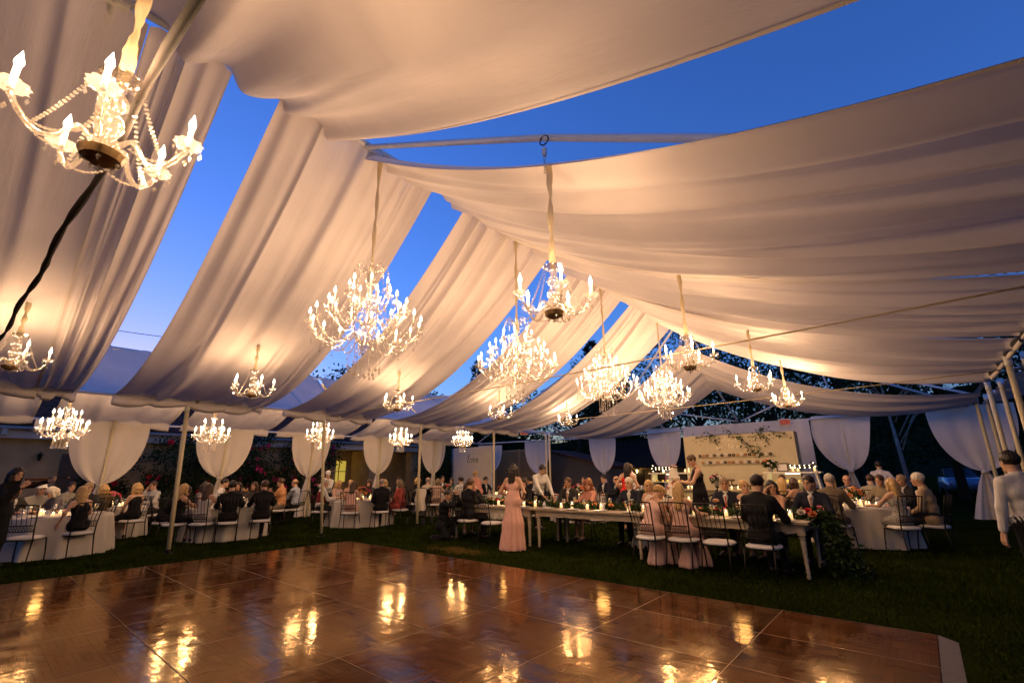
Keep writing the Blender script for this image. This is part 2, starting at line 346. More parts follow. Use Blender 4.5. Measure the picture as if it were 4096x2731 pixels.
for y in FRY[1:]:
    if y < RE:
        pipe((XRG, y, ZR), (XL, y, zl(y)), .034, 'rafter', PIPE, TENT); pipe((XRG, y, ZR), (XR, y, zr(y)+.1), .036, 'rafter', PIPE, TENT) if y != 3.0 else None
        mb = MB(); mb.lathe([(.05, -.12), (.055, -.1), (.055, .1), (.05, .12)], 10); mb.build('ridge_joint', PIPE, TENT, (XRG, y, ZR), (pi/2, 0, 0))
pipe((XL, -4, 2.97), (XL, YF, zl(YF)), .034, 'eave_rail', PIPE, TENT); pipe((XR, -4, 3.2), (XR, YF, zr(YF)), .045, 'eave_rail', DARKIRON, TENT)
pipe((XL, YF, zl(YF)), (XR, YF, zr(YF)), .034, 'eave_rail', PIPE, TENT)
for xq in (XL, XRG, XR): pipe((XRG, RE, ZR), (xq, YF, 3.36 if xq == XRG else (zl(YF) if xq == XL else zr(YF))), .036, 'hip_rafter', PIPE, TENT)
FW = [-8.35, -5.15, -1.85]
for xq in (-8.35, -1.85): pipe((xq, YF, 3.35), (xq, 17.05, 4.62), .03, 'jack_rafter', PIPE, TENT)
pipe((-5.2, YF, 3.38), (-8.6, 18.3, 4.05), .028, 'brace', PIPE, TENT); pipe((-5.1, YF, 3.38), (-2.2, 18.2, 4.2), .028, 'brace', PIPE, TENT)
for xq, yq in ((XR, 17.0), (XR, 14.1)): pipe((xq, yq, zr(yq)), (xq-2.6, yq-.4, 4.4), .03, 'jack_rafter', PIPE, TENT)
# tie beams wrapped in cloth
def tie(y, z0, z1, wrap=None, mat_=RIBBON):
    mb = MB(); pts = []; rs = []; N = 60 if wrap else 14; x0, x1 = XL, XR
    for i in range(N+1):
        t = i/N; x = x0+(x1-x0)*t; pts.append((x, y+(.44*t-.22 if wrap else 0)+.01*math.sin(t*40), z0+(z1-z0)*t-(.0 if wrap else .05)*4*t*(1-t)))
        rs.append(.009+.012*abs(math.sin(t*pi*19+1.3+.8*math.sin(t*23)))**.6 if wrap else .0105+.002*math.sin(t*50))
    mb.tube(pts, rs, 8); return mb.build('wrapped_tie', mat_, TENT, smooth=True)
tie(.08, 2.98, 2.98, True, mat('twisted_dark_wrap', (.022, .016, .013), .85, 0, .3, 12))
tie(6.15, 3.0, 3.12); tie(12.0, 3.05, 3.2)
# tent posts: things of their own
def post(x, y, zt, label, lean=(0, 0), r=.036, m=POLEM, grp=None):
    o = empty('tent_post', (x, y, 0)); tag(o, label, 'post', grp)
    mb = MB(); mb.tube([(0, 0, .01), (lean[0]*.5, lean[1]*.5, zt*.5), (lean[0], lean[1], zt)], r, 12); mb.build('pole', m, o, smooth=True)
    mb = MB(); mb.tube([(lean[0], lean[1], zt-.22), (lean[0], lean[1], zt-.02)], r+.008, 12); mb.build('collar', PIPE, o, smooth=True)
    mb = MB(); mb.lathe([(.09, .005), (.09, .018), (r+.01, .022), (r+.008, .09), (r, .10)], 12); mb.build('base_plate', DARKIRON, o)
    return o
post(-11.65, 3.02, 3.0, 'cream tent post nearest the left front, beside the dance floor corner', (.18, -.17), .042)
post(-11.68, 6.22, 3.0, 'cream tent post second from the left, left of the far floor corner', (.2, -.35))
post(-11.5, 9.05, 3.0, 'cream tent post third from the left, by the floral dress guest', (.1, -.1))
post(-11.5, 12.35, 3.0, 'cream tent post fourth from the left, right of the love wall', (0, 0))
for dx, lb in ((0, 'left'), (.17, 'right')): post(-11.4+dx, 15.35, 3.05, f'{lb} one of the paired cream posts in front of the far lattice', (0, 0), grp='posts of the far left pair')
for k, y in enumerate((8.6, 11.35, 14.5, 17.5)):
    nm = ['nearest the camera, beside the waiter', 'second from the right edge', 'third from the right edge', 'farthest back by the right curtain'][k]
    for s, dx in enumerate((0, .2)):
        post(XR+dx-.02, y, zr(y)+.02, f'{"inner" if s == 0 else "outer"} cream post of the right-hand pair {nm}', (.02, -.35), .042, POLEM, 'paired posts on the right side')

# ================================================================== DRAPED FABRIC
def swag(name, label, Y0, Y1, top, bot, sag, seed, nfold=6, amp=.055, Y0b=None, Y1b=None, puff=True, m=FAB, group='ceiling swags', nu=56, nv=150, dz0=0, zfun=None, sag2=None):
    """cloth panel hung from a high line to a low line; folds run along its length"""
    rg = np.random.default_rng(seed); Y0b = Y0 if Y0b is None else Y0b; Y1b = Y1 if Y1b is None else Y1b
    u = np.linspace(0, 1, nu)[:, None]; v = np.linspace(0, 1, nv)[None, :]
    x = top[0]+(bot[0]-top[0])*u+0*v
    sag = sag+((sag if sag2 is None else sag2)-sag)*v
    z = top[1]+(bot[1]-top[1])*u-4*sag*u*(1-u)*(1-.10*u)*(1+.10*np.sin(pi*v))
    edge = np.minimum(v, 1-v); z = z-.22*np.exp(-edge/.06)*np.exp(-u/.10)*(dz0+.25)
    y = (Y0+(Y1-Y0)*v)*(1-u)+(Y0b+(Y1b-Y0b)*v)*u
    fold = np.zeros_like(z)
    for i in range(nfold):
        c = (i+.5+rg.uniform(-.35, .35))/nfold; wd = rg.uniform(.028, .075); dr = rg.uniform(-.06, .06); u0 = rg.uniform(.25, 1.1); a = rg.uniform(.5, 1.2)
        if rg.random() < .5: env = np.clip(1-u/u0, 0, 1)**.7
        else: env = np.clip((u-(1-u0))/u0, 0, 1)**.7
        q = (v-(c+dr*u))/wd; fold += a*env*(np.exp(-q*q)-.55*np.exp(-((q-1.5)**2)))
    for i in range(nfold if nv > 100 else 2):   # narrow tension creases
        c = rg.uniform(.04, .96); wd = rg.uniform(.009, .020); dr = rg.uniform(-.10, .10); u0 = rg.uniform(.35, .9); a = rg.uniform(.22, .5)
        env = np.clip(1-u/u0, 0, 1)**.8 if rg.random() < .5 else np.clip((u-(1-u0))/u0, 0, 1)**.8
        q = (v-(c+dr*u+.01*np.sin(u*7+i)))/wd; fold += a*env*(np.exp(-q*q)-.6*np.exp(-((q-1.6)**2)))
    for i in range(4): fold += rg.uniform(.12, .35)*np.sin(2*pi*(v*rg.uniform(1.2, 6)+rg.uniform(0, 1)+u*rg.uniform(-.5, .5)))*(.4+.6*np.sin(pi*u))
    amp = amp*1.9; z = z+amp*fold*np.sin(pi*np.clip(edge/.08, 0, .5)); y = y+amp*.35*np.roll(fold, 1, 1)
    G = np.stack([x, y, z], -1)
    if puff:   # the gathered hem rolls under the rail in soft scallops
        sgn = np.sign(bot[0]-top[0]); ph = np.abs(np.sin(pi*(v[0]*nfold*.5+.2)))**.6; ph = ph*.5+.5*np.abs(np.sin(pi*(v[0]*1.7+rg.uniform(0, 1))))
        for dx, dz in ((-.06, -.03), (-.05, -.11), (.03, -.16), (.10, -.10), (.10, .0)):
            G = np.concatenate([G, np.stack([bot[0]+sgn*dx*(1 if sgn < 0 else .4)+0*ph, y[-1], bot[1]+dz*(.35+.9*ph)*(1 if sgn < 0 else .3)-.02], -1)[None]], 0)
    if zfun is not None: G[..., 2] += zfun(G)
    o = obj(name, grid_mesh(name, G), m); tag(o, label, 'drape', group)
    # side hems: a doubled strip, a little proud
    for s in (0, -1):
        hw = 2; H = G[:, :hw] if s == 0 else G[:, -hw:]; H = H.copy(); H[..., 2] -= .006
        obj('hem', grid_mesh('hem', H), m, o)
    return o
SW = 'swags on the left slope of the big tent'
swag('fabric_swag', 'cream ceiling swag at the far left edge, behind the twisted tie', -3.0, .33, (XRG, ZR), (XL, 3.0), .84, 1, 7, .06, -3.0, .6, group=SW)
swag('fabric_swag', 'cream ceiling swag on the left behind the nearest chandelier', .35, 1.12, (XRG, ZR), (XL, 3.0), .84, 2, 3, .04, .55, 1.10, group=SW)
swag('fabric_swag', 'cream ceiling swag behind the largest chandelier, between two sky gaps', 1.65, 4.1, (XRG, ZR), (XL, 3.0), .80, 3, 8, .075, 1.62, 4.3, group=SW)
swag('fabric_swag', 'cream ceiling swag behind the second grand chandelier', 4.85, 7.35, (XRG, ZR), (XL, 3.0), .82, 4, 8, .075, 4.85, 7.25, group=SW)
swag('fabric_swag', 'cream ceiling swag behind the third grand chandelier', 8.2, 10.65, (XRG, ZR), (XL, 3.0), .82, 5, 8, .07, 7.95, 10.4, group=SW)
swag('fabric_swag', 'cream ceiling swag behind the fourth grand chandelier at the ridge end', 11.15, 13.95, (XRG, ZR), (XL, 3.02), .82, 6, 7, .07, 10.8, 13.6, group=SW)
swag('fabric_swag', 'cream ceiling swag of the left slope behind the camera', -12.0, -3.3, (XRG, ZR), (XL, 3.0), .84, 7, 12, .06, group=SW)
SWR = 'swags on the right slope of the big tent'
swag('fabric_swag', 'brightly lit cream swag across the top of the picture', -2.2, 2.45, (XRG-.10, ZR-.075), (XR, 3.22), .36, 11, 8, .125, -2.2, 2.17, group=SWR)
swag('fabric_swag', 'broad cream swag below the open pipe on the right slope', 2.87, 6.22, (XRG-.10, ZR-.075), (XR, 3.25), .50, 12, 10, .085, 2.92, 6.3, group=SWR)
swag('fabric_swag', 'cream swag on the right slope below the first narrow sky slit', 5.95, 9.35, (XRG-.10, ZR-.075), (XR, 3.27), .47, 13, 10, .08, 6.5, 9.35, group=SWR)
swag('fabric_swag', 'lowest cream swag on the right slope beside the dark gable', 9.0, 13.3, (XRG-.10, ZR-.075), (XR, 3.27), .47, 14, 9, .075, 9.55, 13.6, group=SWR, sag2=.70)
swag('fabric_swag', 'cream ceiling swag of the right slope behind the camera', -12.0, -2.5, (XRG-.10, ZR-.075), (XR, 3.22), .55, 15, 12, .07, group=SWR)
# the neighbouring tent on the right begins at the paired posts
XN, ZN = 4.7, 4.7
for k, (ya, yb) in enumerate(((-12, -.1), (.1, 6.1), (6.4, 12.4), (12.7, 18.6))):
    pos = ['behind the camera', 'beside the camera', 'right of the middle posts', 'at the far right corner'][k]
    swag('fabric_swag', f'cream inner swag of the right-hand side tent {pos}', ya, yb, (XN, ZN), (XR+.22, 3.22), .30, 60+k, 9, .05, group='inner swags of the right-hand tent', puff=False, nu=30)
    swag('fabric_swag', f'cream outer swag of the right-hand side tent {pos}', ya, yb, (XN, ZN), (8.0, 3.2), .30, 65+k, 9, .05, group='outer swags of the right-hand tent', puff=False, nu=30)
# hip end band
def hip_band():
    nu, nv = 90, 40; u = np.linspace(0, 1, nu)[:, None]; v = np.linspace(0, 1, nv)[None, :]
    x = XL+(XR-XL)*u+0*v; t = np.abs((x-XRG)/np.where(x < XRG, XL-XRG, XR-XRG))
    yc0, yc1 = 14.5, 17.5; y = (yc0+(yc1-yc0)*v)*(1-t)+(15.4+2.9*v)*t
    zc = 5.45-(yc0+(yc1-yc0)*v-14.5)*.36; ze = np.where(x < XRG, 3.0, 3.22)
    z = zc*(1-t)+ze*t-4*.62*t*(1-t)*(1+.15*np.sin(pi*v))
    f = .05*np.sin(2*pi*(v*3.3+.15*t))+.03*np.sin(2*pi*(v*6.1+.6*u)); z = z+f*np.sin(pi*np.clip(v, .05, .95))
    o = obj('fabric_swag', grid_mesh('fabric_swag', np.stack([x, y, z], -1)), FAB); tag(o, 'cream swag peaked like a roof across the far hip end', 'drape', 'hip end swag')
hip_band()
# ---- left aisle tent: its own ridge, slopes and rails
XA, XO, ZA, ZO = -14.3, -17.4, 4.5, 2.98
ATENT = empty('side_tent_skeleton', (0, 0, 0)); tag(ATENT, 'pipe frame of the narrow side tent along the left', 'tent')
pipe((XA, -4, ZA), (XA, 17.5, ZA), .03, 'ridge_pipe', PIPE, ATENT); pipe((XO, -4, ZO), (XO, 17.5, ZO), .03, 'eave_rail', PIPE, ATENT)
CY = [-.35, 2.6, 5.55, 8.5, 11.45, 14.45, 17.4]
for y in CY:
    pipe((XA, y, ZA), (XO, y, ZO), .026, 'rafter', PIPE, ATENT); pipe((XA, y, ZA), (XL-.15, y, 3.02), .026, 'rafter', PIPE, ATENT)
pipe((XO, 17.5, ZO), (XL, YF, zl(YF)), .028, 'eave_rail', PIPE, ATENT)
nmA = ['at the left picture edge', 'above the first curtain', 'above the second curtain', 'above the third curtain', 'above the fourth curtain', 'above the fifth curtain']
for k, y in enumerate(CY[:-1]):
    y0, y1 = y-1.32, y+1.32
    swag('fabric_swag', f'short cream swag of the side tent {nmA[k]}', y0, y1, (XA, ZA), (XO, ZO+.03), .30, 30+k, 5, .04, group='outer swags of the side tent', nu=36, nv=50)
    swag('fabric_swag', f'bluish inner swag of the side tent seen through the gap {nmA[k]}', y0-.1, y1+.1, (XA+.02, ZA), (XL-.2, 3.04), .25, 50+k, 5, .035, puff=False, group='inner swags of the side tent', nu=30, nv=50)

# ---- tied-back leg curtains
def curtain(x, y, zt, dirv, wtop, knot, label, seed, tail=True, tw=.32, grp='tied curtains on the tent legs', asym=0, pole=True):
    rg = np.random.default_rng(seed); ax, ay = dirv; nx, ny = -ay, ax
    rows = []; nv = 44; v = np.linspace(-1, 1, nv); ph = rg.uniform(0, 6, 4)
    zs = list(np.linspace(zt, knot, 34))+(list(np.linspace(knot-.05, .04, 16)) if tail else list(np.linspace(knot-.04, knot-.35, 5)))
    for z in zs:
        if z >= knot:
            t = (z-knot)/(zt-knot); wd = .035+(wtop/2-.035)*min(1, (1-(1-t)**2.6))**.62; dep = .03+.05*(1-t)+.16*math.sin(pi*min(t*1.2, 1))*.4
            fold = (.5*np.sin(v*7+ph[0])+.35*np.sin(v*13+ph[1]+t))*(.03+.03*(1-t)); belly = .10*np.cos(v*pi/2)*math.sin(pi*t)**.7
            off = asym*wd*(1-t)*t*2
        else:
            t = (knot-z)/knot; wd = .05+(tw-.05)*t**.8; fold = (np.sin(v*9+ph[2])+.5*np.sin(v*17+ph[3]))*(.02+.05*t); belly = .04*np.cos(v*pi/2); off = .03*t
        w_ = v*wd+off; d_ = fold+belly+.05
        sagtop = 0
        rows.append(np.stack([x+ax*w_+nx*d_, y+ay*w_+ny*d_, z+0*v+sagtop], -1))
    o = empty('leg_curtain', (x, y, 0)); tag(o, label, 'curtain', grp)
    g = np.array(rows)-np.array([x, y, 0]); obj('curtain_cloth', grid_mesh('curtain_cloth', g), CURT, o)
    mb = MB(); mb.lathe([(.05, -.045), (.085, -.03), (.095, 0), (.085, .03), (.05, .045)], 12); mb.build('tie_band', CURT, o, (nx*.06, ny*.06, knot-.01), smooth=True)
    if pole:
        mb = MB(); mb.tube([(0, 0, .01), (0, 0, zt+.05)], .032, 10); mb.build('leg_pole', POLEM, o, (nx*.16, ny*.16, 0), smooth=True)
for k, y in enumerate(CY[1:6]):
    curtain(XO, y, ZO, (0, -1), [1.75, 1.7, 1.5, 1.5, 1.5][k], [1.28, 1.42, 1.42, 1.5, 1.5][k], f'white tied curtain, {["first", "second", "third", "fourth", "fifth"][k]} from the left along the side tent', 70+k)
curtain(-17.6, 18.6, 2.95, (.75, .66), 1.3, 1.5, 'white curtain top showing above the love wall', 80)
curtain(-15.0, 19.4, 3.05, (.9, .43), 1.35, 1.45, 'white tied curtain in front of the lattice fence', 81)
curtain(XL, YF, zl(YF), (1, 0), 1.45, 1.45, 'white tied curtain just left of the red exit sign', 85)
curtain(-8.35, YF, 3.33, (1, 0), 1.5, 1.5, 'white tied curtain left of the donut board, above the cake', 82)
curtain(-1.85, YF, 3.37, (1, 0), 1.75, 1.45, 'white tied curtain right of the donut board', 83, asym=-.25)
curtain(XR, YF, 3.36, (1, 0), 2.0, 1.4, 'white tied curtain at the far right corner reaching the lawn', 84, tw=.55)
# flat white backdrop behind the donut board
rows = []; vv = np.linspace(0, 1, 60)
for t in np.linspace(0, 1, 20): rows.append(np.stack([-7.45+4.65*vv, YF-.06+.05*np.sin(vv*31)*t+.02*np.sin(vv*70+1), 3.30-3.25*t+0*vv], -1))
tag(obj('backdrop_curtain', grid_mesh('backdrop_curtain', np.array(rows)), CURT), 'wide flat white curtain hanging behind the donut board', 'curtain')
# ================================================================== CHANDELIERS
def drop_string(mb, p, q, n, r, sag=0):
    for i in range(n+1):
        t = i/n; mb.octa((p[0]+(q[0]-p[0])*t, p[1]+(q[1]-p[1])*t, p[2]+(q[2]-p[2])*t-4*sag*t*(1-t)), r)
mb = MB(); mb.lathe([(.001, .088), (.006, .070), (.0155, .038), (.018, .022), (.013, .002), (.009, 0)], 12); BULB_ME = mb.mesh('bulb', True); BULB_ME.materials.append(BULB)
mb = MB(); mb.lathe([(.0125, 0), (.0125, .118), (.002, .12)], 8); SLEEVE_ME = mb.mesh('candle_sleeve', True); SLEEVE_ME.materials.append(SLEEVE)
mb = MB(); mb.lathe([(.004, -.012), (.02, -.008), (.045, .004), (.060, .024), (.064, .027), (.050, .014), (.02, .004), (.004, .003)], 40, wav=.09, wn=10)
for k in range(6):
    a = 2*pi*k/6; c = (.060*math.cos(a), .060*math.sin(a)); mb.octa((*c, .005), .006); mb.octa((*c, -.022), .009, .018)
BOB_ME = mb.mesh('drip_pan', False); BOB_ME.materials.append(PANGLASS)
def candle(parent, loc, s=1):
    b = obj('drip_pan', BOB_ME, None, parent, loc, (0, 0, random.uniform(0, 6)), s)
    c = obj('candle_sleeve', SLEEVE_ME, None, parent, (loc[0], loc[1], loc[2]+.004*s), (0, 0, 0), s)
    obj('bulb', BULB_ME, None, c, (0, 0, .119))
def arm_mesh(r0, z0, r1, z1, dip, rad, name='arm'):
    pts = []
    for i in range(15):
        t = i/14; r = r0+(r1-r0)*t; z = z0+(z1-z0)*t+.45*dip*math.sin(pi*min(1, t*2.6))*(t < .39)-dip*math.sin(pi*max(0, (t-.25)/.75))
        pts.append((r, 0, z))
    pts[-1] = (r1, 0, z1)
    mb = MB(); mb.tube(pts, [rad*(1.05+.12*math.sin(i*2.2)) for i in range(15)], 7); me = mb.mesh(name, True); me.materials.append(GLASS); return me
SMALL_ARM = arm_mesh(.04, -.02, .315, .045, .095, .0115)
mb = MB(); mb.lathe([(.004, .43), (.05, .445), (.085, .46), (.092, .468), (.06, .44), (.022, .415), (.03, .395), (.02, .37), (.028, .35), (.05, .31), (.052, .275), (.03, .24), (.02, .215), (.034, .205), (.052, .16), (.055, .12), (.035, .06), (.028, .03), (.05, .02), (.055, 0), (.03, -.02), (.02, -.04)], 14, wav=.03, wn=7); mb.v = [(x, y, z*.78) for x, y, z in mb.v]; SM_STEM = mb.mesh('glass_stem', True); SM_STEM.materials.append(GLASS)
mb = MB(); mb.lathe([(.02, -.03), (.06, -.035), (.088, -.05), (.075, -.085), (.035, -.105), (.004, -.11)], 16); SM_BOWL = mb.mesh('bottom_bowl', False); SM_BOWL.materials.append(mat('smoky_cut_glass', (.30, .2, .1), .12, .5))
mb = MB()
for k in range(5):
    a = 2*pi*k/5; c, s_ = math.cos(a), math.sin(a); drop_string(mb, (.085*c, .085*s_, .455), (.25*c, .25*s_, -.055), 19, .0125, .035)
    a2 = a+2*pi/5; drop_string(mb, (.30*c, .30*s_, -.02), (.16*math.cos(a+.6), .16*math.sin(a+.6), -.06), 11, .0115, .05); drop_string(mb, (.16*math.cos(a+.6), .16*math.sin(a+.6), -.06), (.30*math.cos(a2), .30*math.sin(a2), -.02), 11, .0115, .05)
    mb.octa((.07*c, .07*s_, -.13), .012, .028); mb.octa((.34*c, .34*s_, -.03), .012, .024)
mb.octa((0, 0, -.135), .008); mb.octa((0, 0, -.165), .022)
mb.v = [(x*.93, y*.93, z*.78) for x, y, z in mb.v]; SM_BEADS = mb.mesh('crystal_beads', False); SM_BEADS.materials.append(GLASS)
def ribbon(parent, z0, z1, w_=.035, knots=2, seed=0):
    rg = random.Random(seed); n = 26; pts = []; rs = []
    for i in range(n+1):
        t = i/n; pts.append((rg.uniform(-.004, .004), rg.uniform(-.004, .004), z0+(z1-z0)*t))
        kk = min(abs(t-(j+1)/(knots+1)) for j in range(knots)) if knots else 1
        rs.append(w_*(.35+.65*min(1, kk*7))*(1-.5*max(0, (.08-t)/.08)))
    mb = MB(); mb.tube(pts, rs, 7); o = mb.build('ribbon', RIBBON, parent, smooth=True)
    return o
def small_chandelier(x, y, z, zc, rz, label, power):
    o = empty('small_chandelier', (x, y, z), rz); tag(o, label, 'chandelier', 'five-arm crystal chandeliers')
    obj('glass_stem', SM_STEM, None, o); obj('bottom_bowl', SM_BOWL, None, o); b = obj('crystal_beads', SM_BEADS, None, o); tag(b, kind='stuff')
    for k in range(5):
        a = 2*pi*k/5; obj('arm', SMALL_ARM, None, o, (0, 0, 0), (0, 0, a)); candle(o, (.315*math.cos(a), .315*math.sin(a), .058), .92)
    ribbon(o, .335, zc-z, .03, 2 if zc-z > .6 else 1, int(x*7+y))
    [plight((.315*math.cos(2*pi*k/5), .315*math.sin(2*pi*k/5), .215), power/5, .03, parent=o) for k in range(5)]; return o
def zleft(x): t = (x-XRG)/(XL-XRG); return ZR+(3.0-ZR)*t-4*.82*t*(1-t)
def zright(x, s): t = (x-XRG)/(XR-XRG); return ZR+(3.25-ZR)*t-4*s*t*(1-t)
PS = 55
for k, (y, z) in enumerate(((.14, 2.87), (2.95, 2.85), (5.90, 2.89), (9.19, 2.97), (12.42, 3.02))):
    small_chandelier(-8.35, y, z, zleft(-8.35)-.02, .3+k, ['small crystal chandelier cut by the left picture edge', 'small crystal chandelier on the left, below the broad swag left of the largest one', 'small crystal chandelier below and right of the largest one', 'small crystal chandelier hanging just below the second grand one', 'small crystal chandelier below the third grand one'][k], PS+(35 if k == 4 else 0))
for k, (y, z) in enumerate(((.11, 2.77), (3.0, 2.83), (6.11, 2.88), (9.6, 3.03), (12.37, 3.0))):
    nc = small_chandelier(-2.2 if k == 0 else -2.1, y, z, zright(-2.1, .55 if k in (0, 3) else .46)-.03, [1.05, .5, .2, .9, 1.3][k], ['big near crystal chandelier in the top left corner', 'five-arm chandelier in front of the sky gap at the picture centre', 'five-arm chandelier right of the fourth grand one, crossed by the tie', 'small chandelier second from the right', 'rightmost small chandelier hanging on a long ribbon'][k], [140, 90, 88, 95, 150][k])
    if k == 0: nc.scale = (.86, .86, .86); nc.location.z -= .03

# grand chandelier
GA = [arm_mesh(.06, -.18, .70, .02, .16, .011), arm_mesh(.06, .06, .50, .27, .15, .010), arm_mesh(.05, .30, .27, .52, .11, .009)]
mb = MB(); mb.lathe([(.01, 1.0), (.03, .95), (.02, .85), (.05, .78), (.06, .72), (.025, .64), (.03, .55), (.06, .48), (.065, .42), (.03, .34), (.03, .2), (.06, .12), (.07, .04), (.035, -.06), (.05, -.14), (.09, -.19), (.10, -.22), (.06, -.26), (.01, -.30)], 12); GR_STEM = mb.mesh('glass_stem', True); GR_STEM.materials.append(GLASS)
mb = MB(); rg = random.Random(3)
def jewel(mb, c, L=2):
    for i in range(L): mb.octa((c[0], c[1], c[2]-.018*i), .0075)
    mb.octa((c[0], c[1], c[2]-.018*L-.014), .014, .026)
tiers = [(.70, .02, 16, 0), (.50, .27, 11, .2), (.27, .52, 7, .4)]
for (rr, zz, nn, ph) in tiers:
    for k in range(nn*4):
        a = 2*pi*k/(nn*4)+ph; q = rr*rg.uniform(.45, 1.07); jewel(mb, (q*math.cos(a), q*math.sin(a), zz-.02-rg.uniform(0, .16)), rg.randint(1, 3))
    for k in range(nn):
        a, b = 2*pi*k/nn+ph, 2*pi*(k+1)/nn+ph; drop_string(mb, (rr*math.cos(a), rr*math.sin(a), zz+.01), (rr*math.cos(b), rr*math.sin(b), zz+.01), 9, .007, .05)
for k in range(26):   # long bead strands under the hub
    a = 2*pi*k/26; q = .20 if k % 2 else .13; L = rg.uniform(.18, .28)+(.0 if k % 2 else .07); c = (q*math.cos(a), q*math.sin(a))
    drop_string(mb, (*c, -.24), (*c, -.24-L), int(L/.021), .008); mb.octa((*c, -.24-L-.035), .02, .034)
for k in range(40):
    a = rg.uniform(0, 6.28); q = rg.uniform(.0, .09); mb.octa((q*math.cos(a), q*math.sin(a), rg.uniform(-.2, .8)), .012, .02)
GR_BEADS = mb.mesh('crystal_strands', False); GR_BEADS.materials.append(GLASS)
def plume_mesh():
    mb = MB(); pts = [(.03, 0, .66), (.05, 0, .80), (.09, 0, .91), (.155, 0, .95), (.215, 0, .91), (.235, 0, .84)]
    mb.tube(pts, [.008, .008, .007, .006, .005, .004], 6)
    for i in (2, 3, 4, 5): jewel(mb, (pts[i][0], 0, pts[i][2]-.01), 2)
    drop_string(mb, (.235, 0, .84), (.06, .10, .80), 10, .006, .03); me = mb.mesh('plume_arm', True); me.materials.append(GLASS); return me
PLUME = plume_mesh()
def grand(x, y, z, zc, rz, label):
    o = empty('grand_chandelier', (x, y, z), rz); tag(o, label, 'chandelier', 'grand tiered crystal chandeliers')
    obj('glass_stem', GR_STEM, None, o); tag(obj('crystal_strands', GR_BEADS, None, o), kind='stuff')
    for ti, (rr, zz, nn, ph) in enumerate(tiers):
        for k in range(nn):
            a = 2*pi*k/nn+ph; obj('arm', GA[ti], None, o, (0, 0, 0), (0, 0, a)); candle(o, (rr*math.cos(a), rr*math.sin(a), zz+.015), .95)
    for k in range(8): obj('plume_arm', PLUME, None, o, (0, 0, 0), (0, 0, 2*pi*k/8+.2))
    ribbon(o, .62, zc-z, .036, 3, int(y)); gp = {3: 115, 6: 135, 9: 175, 12: 290}[int(y)]; [plight((r_*math.cos(2*pi*k/3+ph_), r_*math.sin(2*pi*k/3+ph_), z_), gp/6, .05, parent=o) for r_, z_, ph_ in ((.6, .16, 0), (.4, .52, 1)) for k in range(3)]
for k, (y, z) in enumerate(((3.12, 3.29), (6.2, 3.30), (9.45, 3.36), (12.75, 3.52))):
    grand(XRG, y, z, ZR-.03, .37*k, ['largest tiered crystal chandelier, left of centre', 'second grand crystal chandelier, below the centre five-arm one', 'third grand crystal chandelier, right of centre', 'farthest grand crystal chandelier near the ridge end'][k])

# medium two-tier chandeliers in the side tent
MA = [arm_mesh(.05, -.10, .40, .02, .09, .010), arm_mesh(.04, .10, .23, .24, .07, .009)]
mb = MB(); rg = random.Random(9)
mt = [(.40, .02, 10, 0), (.23, .24, 6, .3)]
for (rr, zz, nn, ph) in mt:
    for k in range(nn*3):
        a = 2*pi*k/(nn*3)+ph; q = rr*rg.uniform(.5, 1.07); jewel(mb, (q*math.cos(a), q*math.sin(a), zz-.02-rg.uniform(0, .1)), 2)
for k in range(14):
    a = 2*pi*k/14; c = (.13*math.cos(a), .13*math.sin(a)); drop_string(mb, (*c, -.13), (*c, -.32), 9, .011); mb.octa((*c, -.35), .018, .03)
for k in range(8):
    a = 2*pi*k/8; drop_string(mb, (.09*math.cos(a), .09*math.sin(a), .5), (.2*math.cos(a), .2*math.sin(a), .26), 10, .009, .02)
MD_BEADS = mb.mesh('crystal_strands', False); MD_BEADS.materials.append(GLASS)
mb = MB(); mb.lathe([(.01, .56), (.085, .54), (.09, .5), (.03, .46), (.05, .38), (.03, .28), (.05, .18), (.055, .08), (.03, -.02), (.07, -.1), (.08, -.13), (.01, -.17)], 12); MD_STEM = mb.mesh('glass_stem', True); MD_STEM.materials.append(GLASS)
for k, (y, z) in enumerate(((1.31, 2.46), (4.22, 2.47), (7.24, 2.6), (10.33, 2.63), (13.45, 2.71))):
    o = empty('side_chandelier', (XA, y, z), .4*k); tag(o, f'blazing two-tier chandelier in the side tent, {["first", "second", "third", "fourth", "fifth"][k]} from the left', 'chandelier', 'two-tier chandeliers of the side tent')
    obj('glass_stem', MD_STEM, None, o); tag(obj('crystal_strands', MD_BEADS, None, o), kind='stuff')
    for ti, (rr, zz, nn, ph) in enumerate(mt):
        for q in range(nn):
            a = 2*pi*q/nn+ph; obj('arm', MA[ti], None, o, (0, 0, 0), (0, 0, a)); candle(o, (rr*math.cos(a), rr*math.sin(a), zz+.015), 1.15)
    ribbon(o, .53, ZA-z-.03, .04, 3, k); [plight((.33*math.cos(2*pi*q/3), .33*math.sin(2*pi*q/3), .2), 30, .04, parent=o) for q in range(3)]
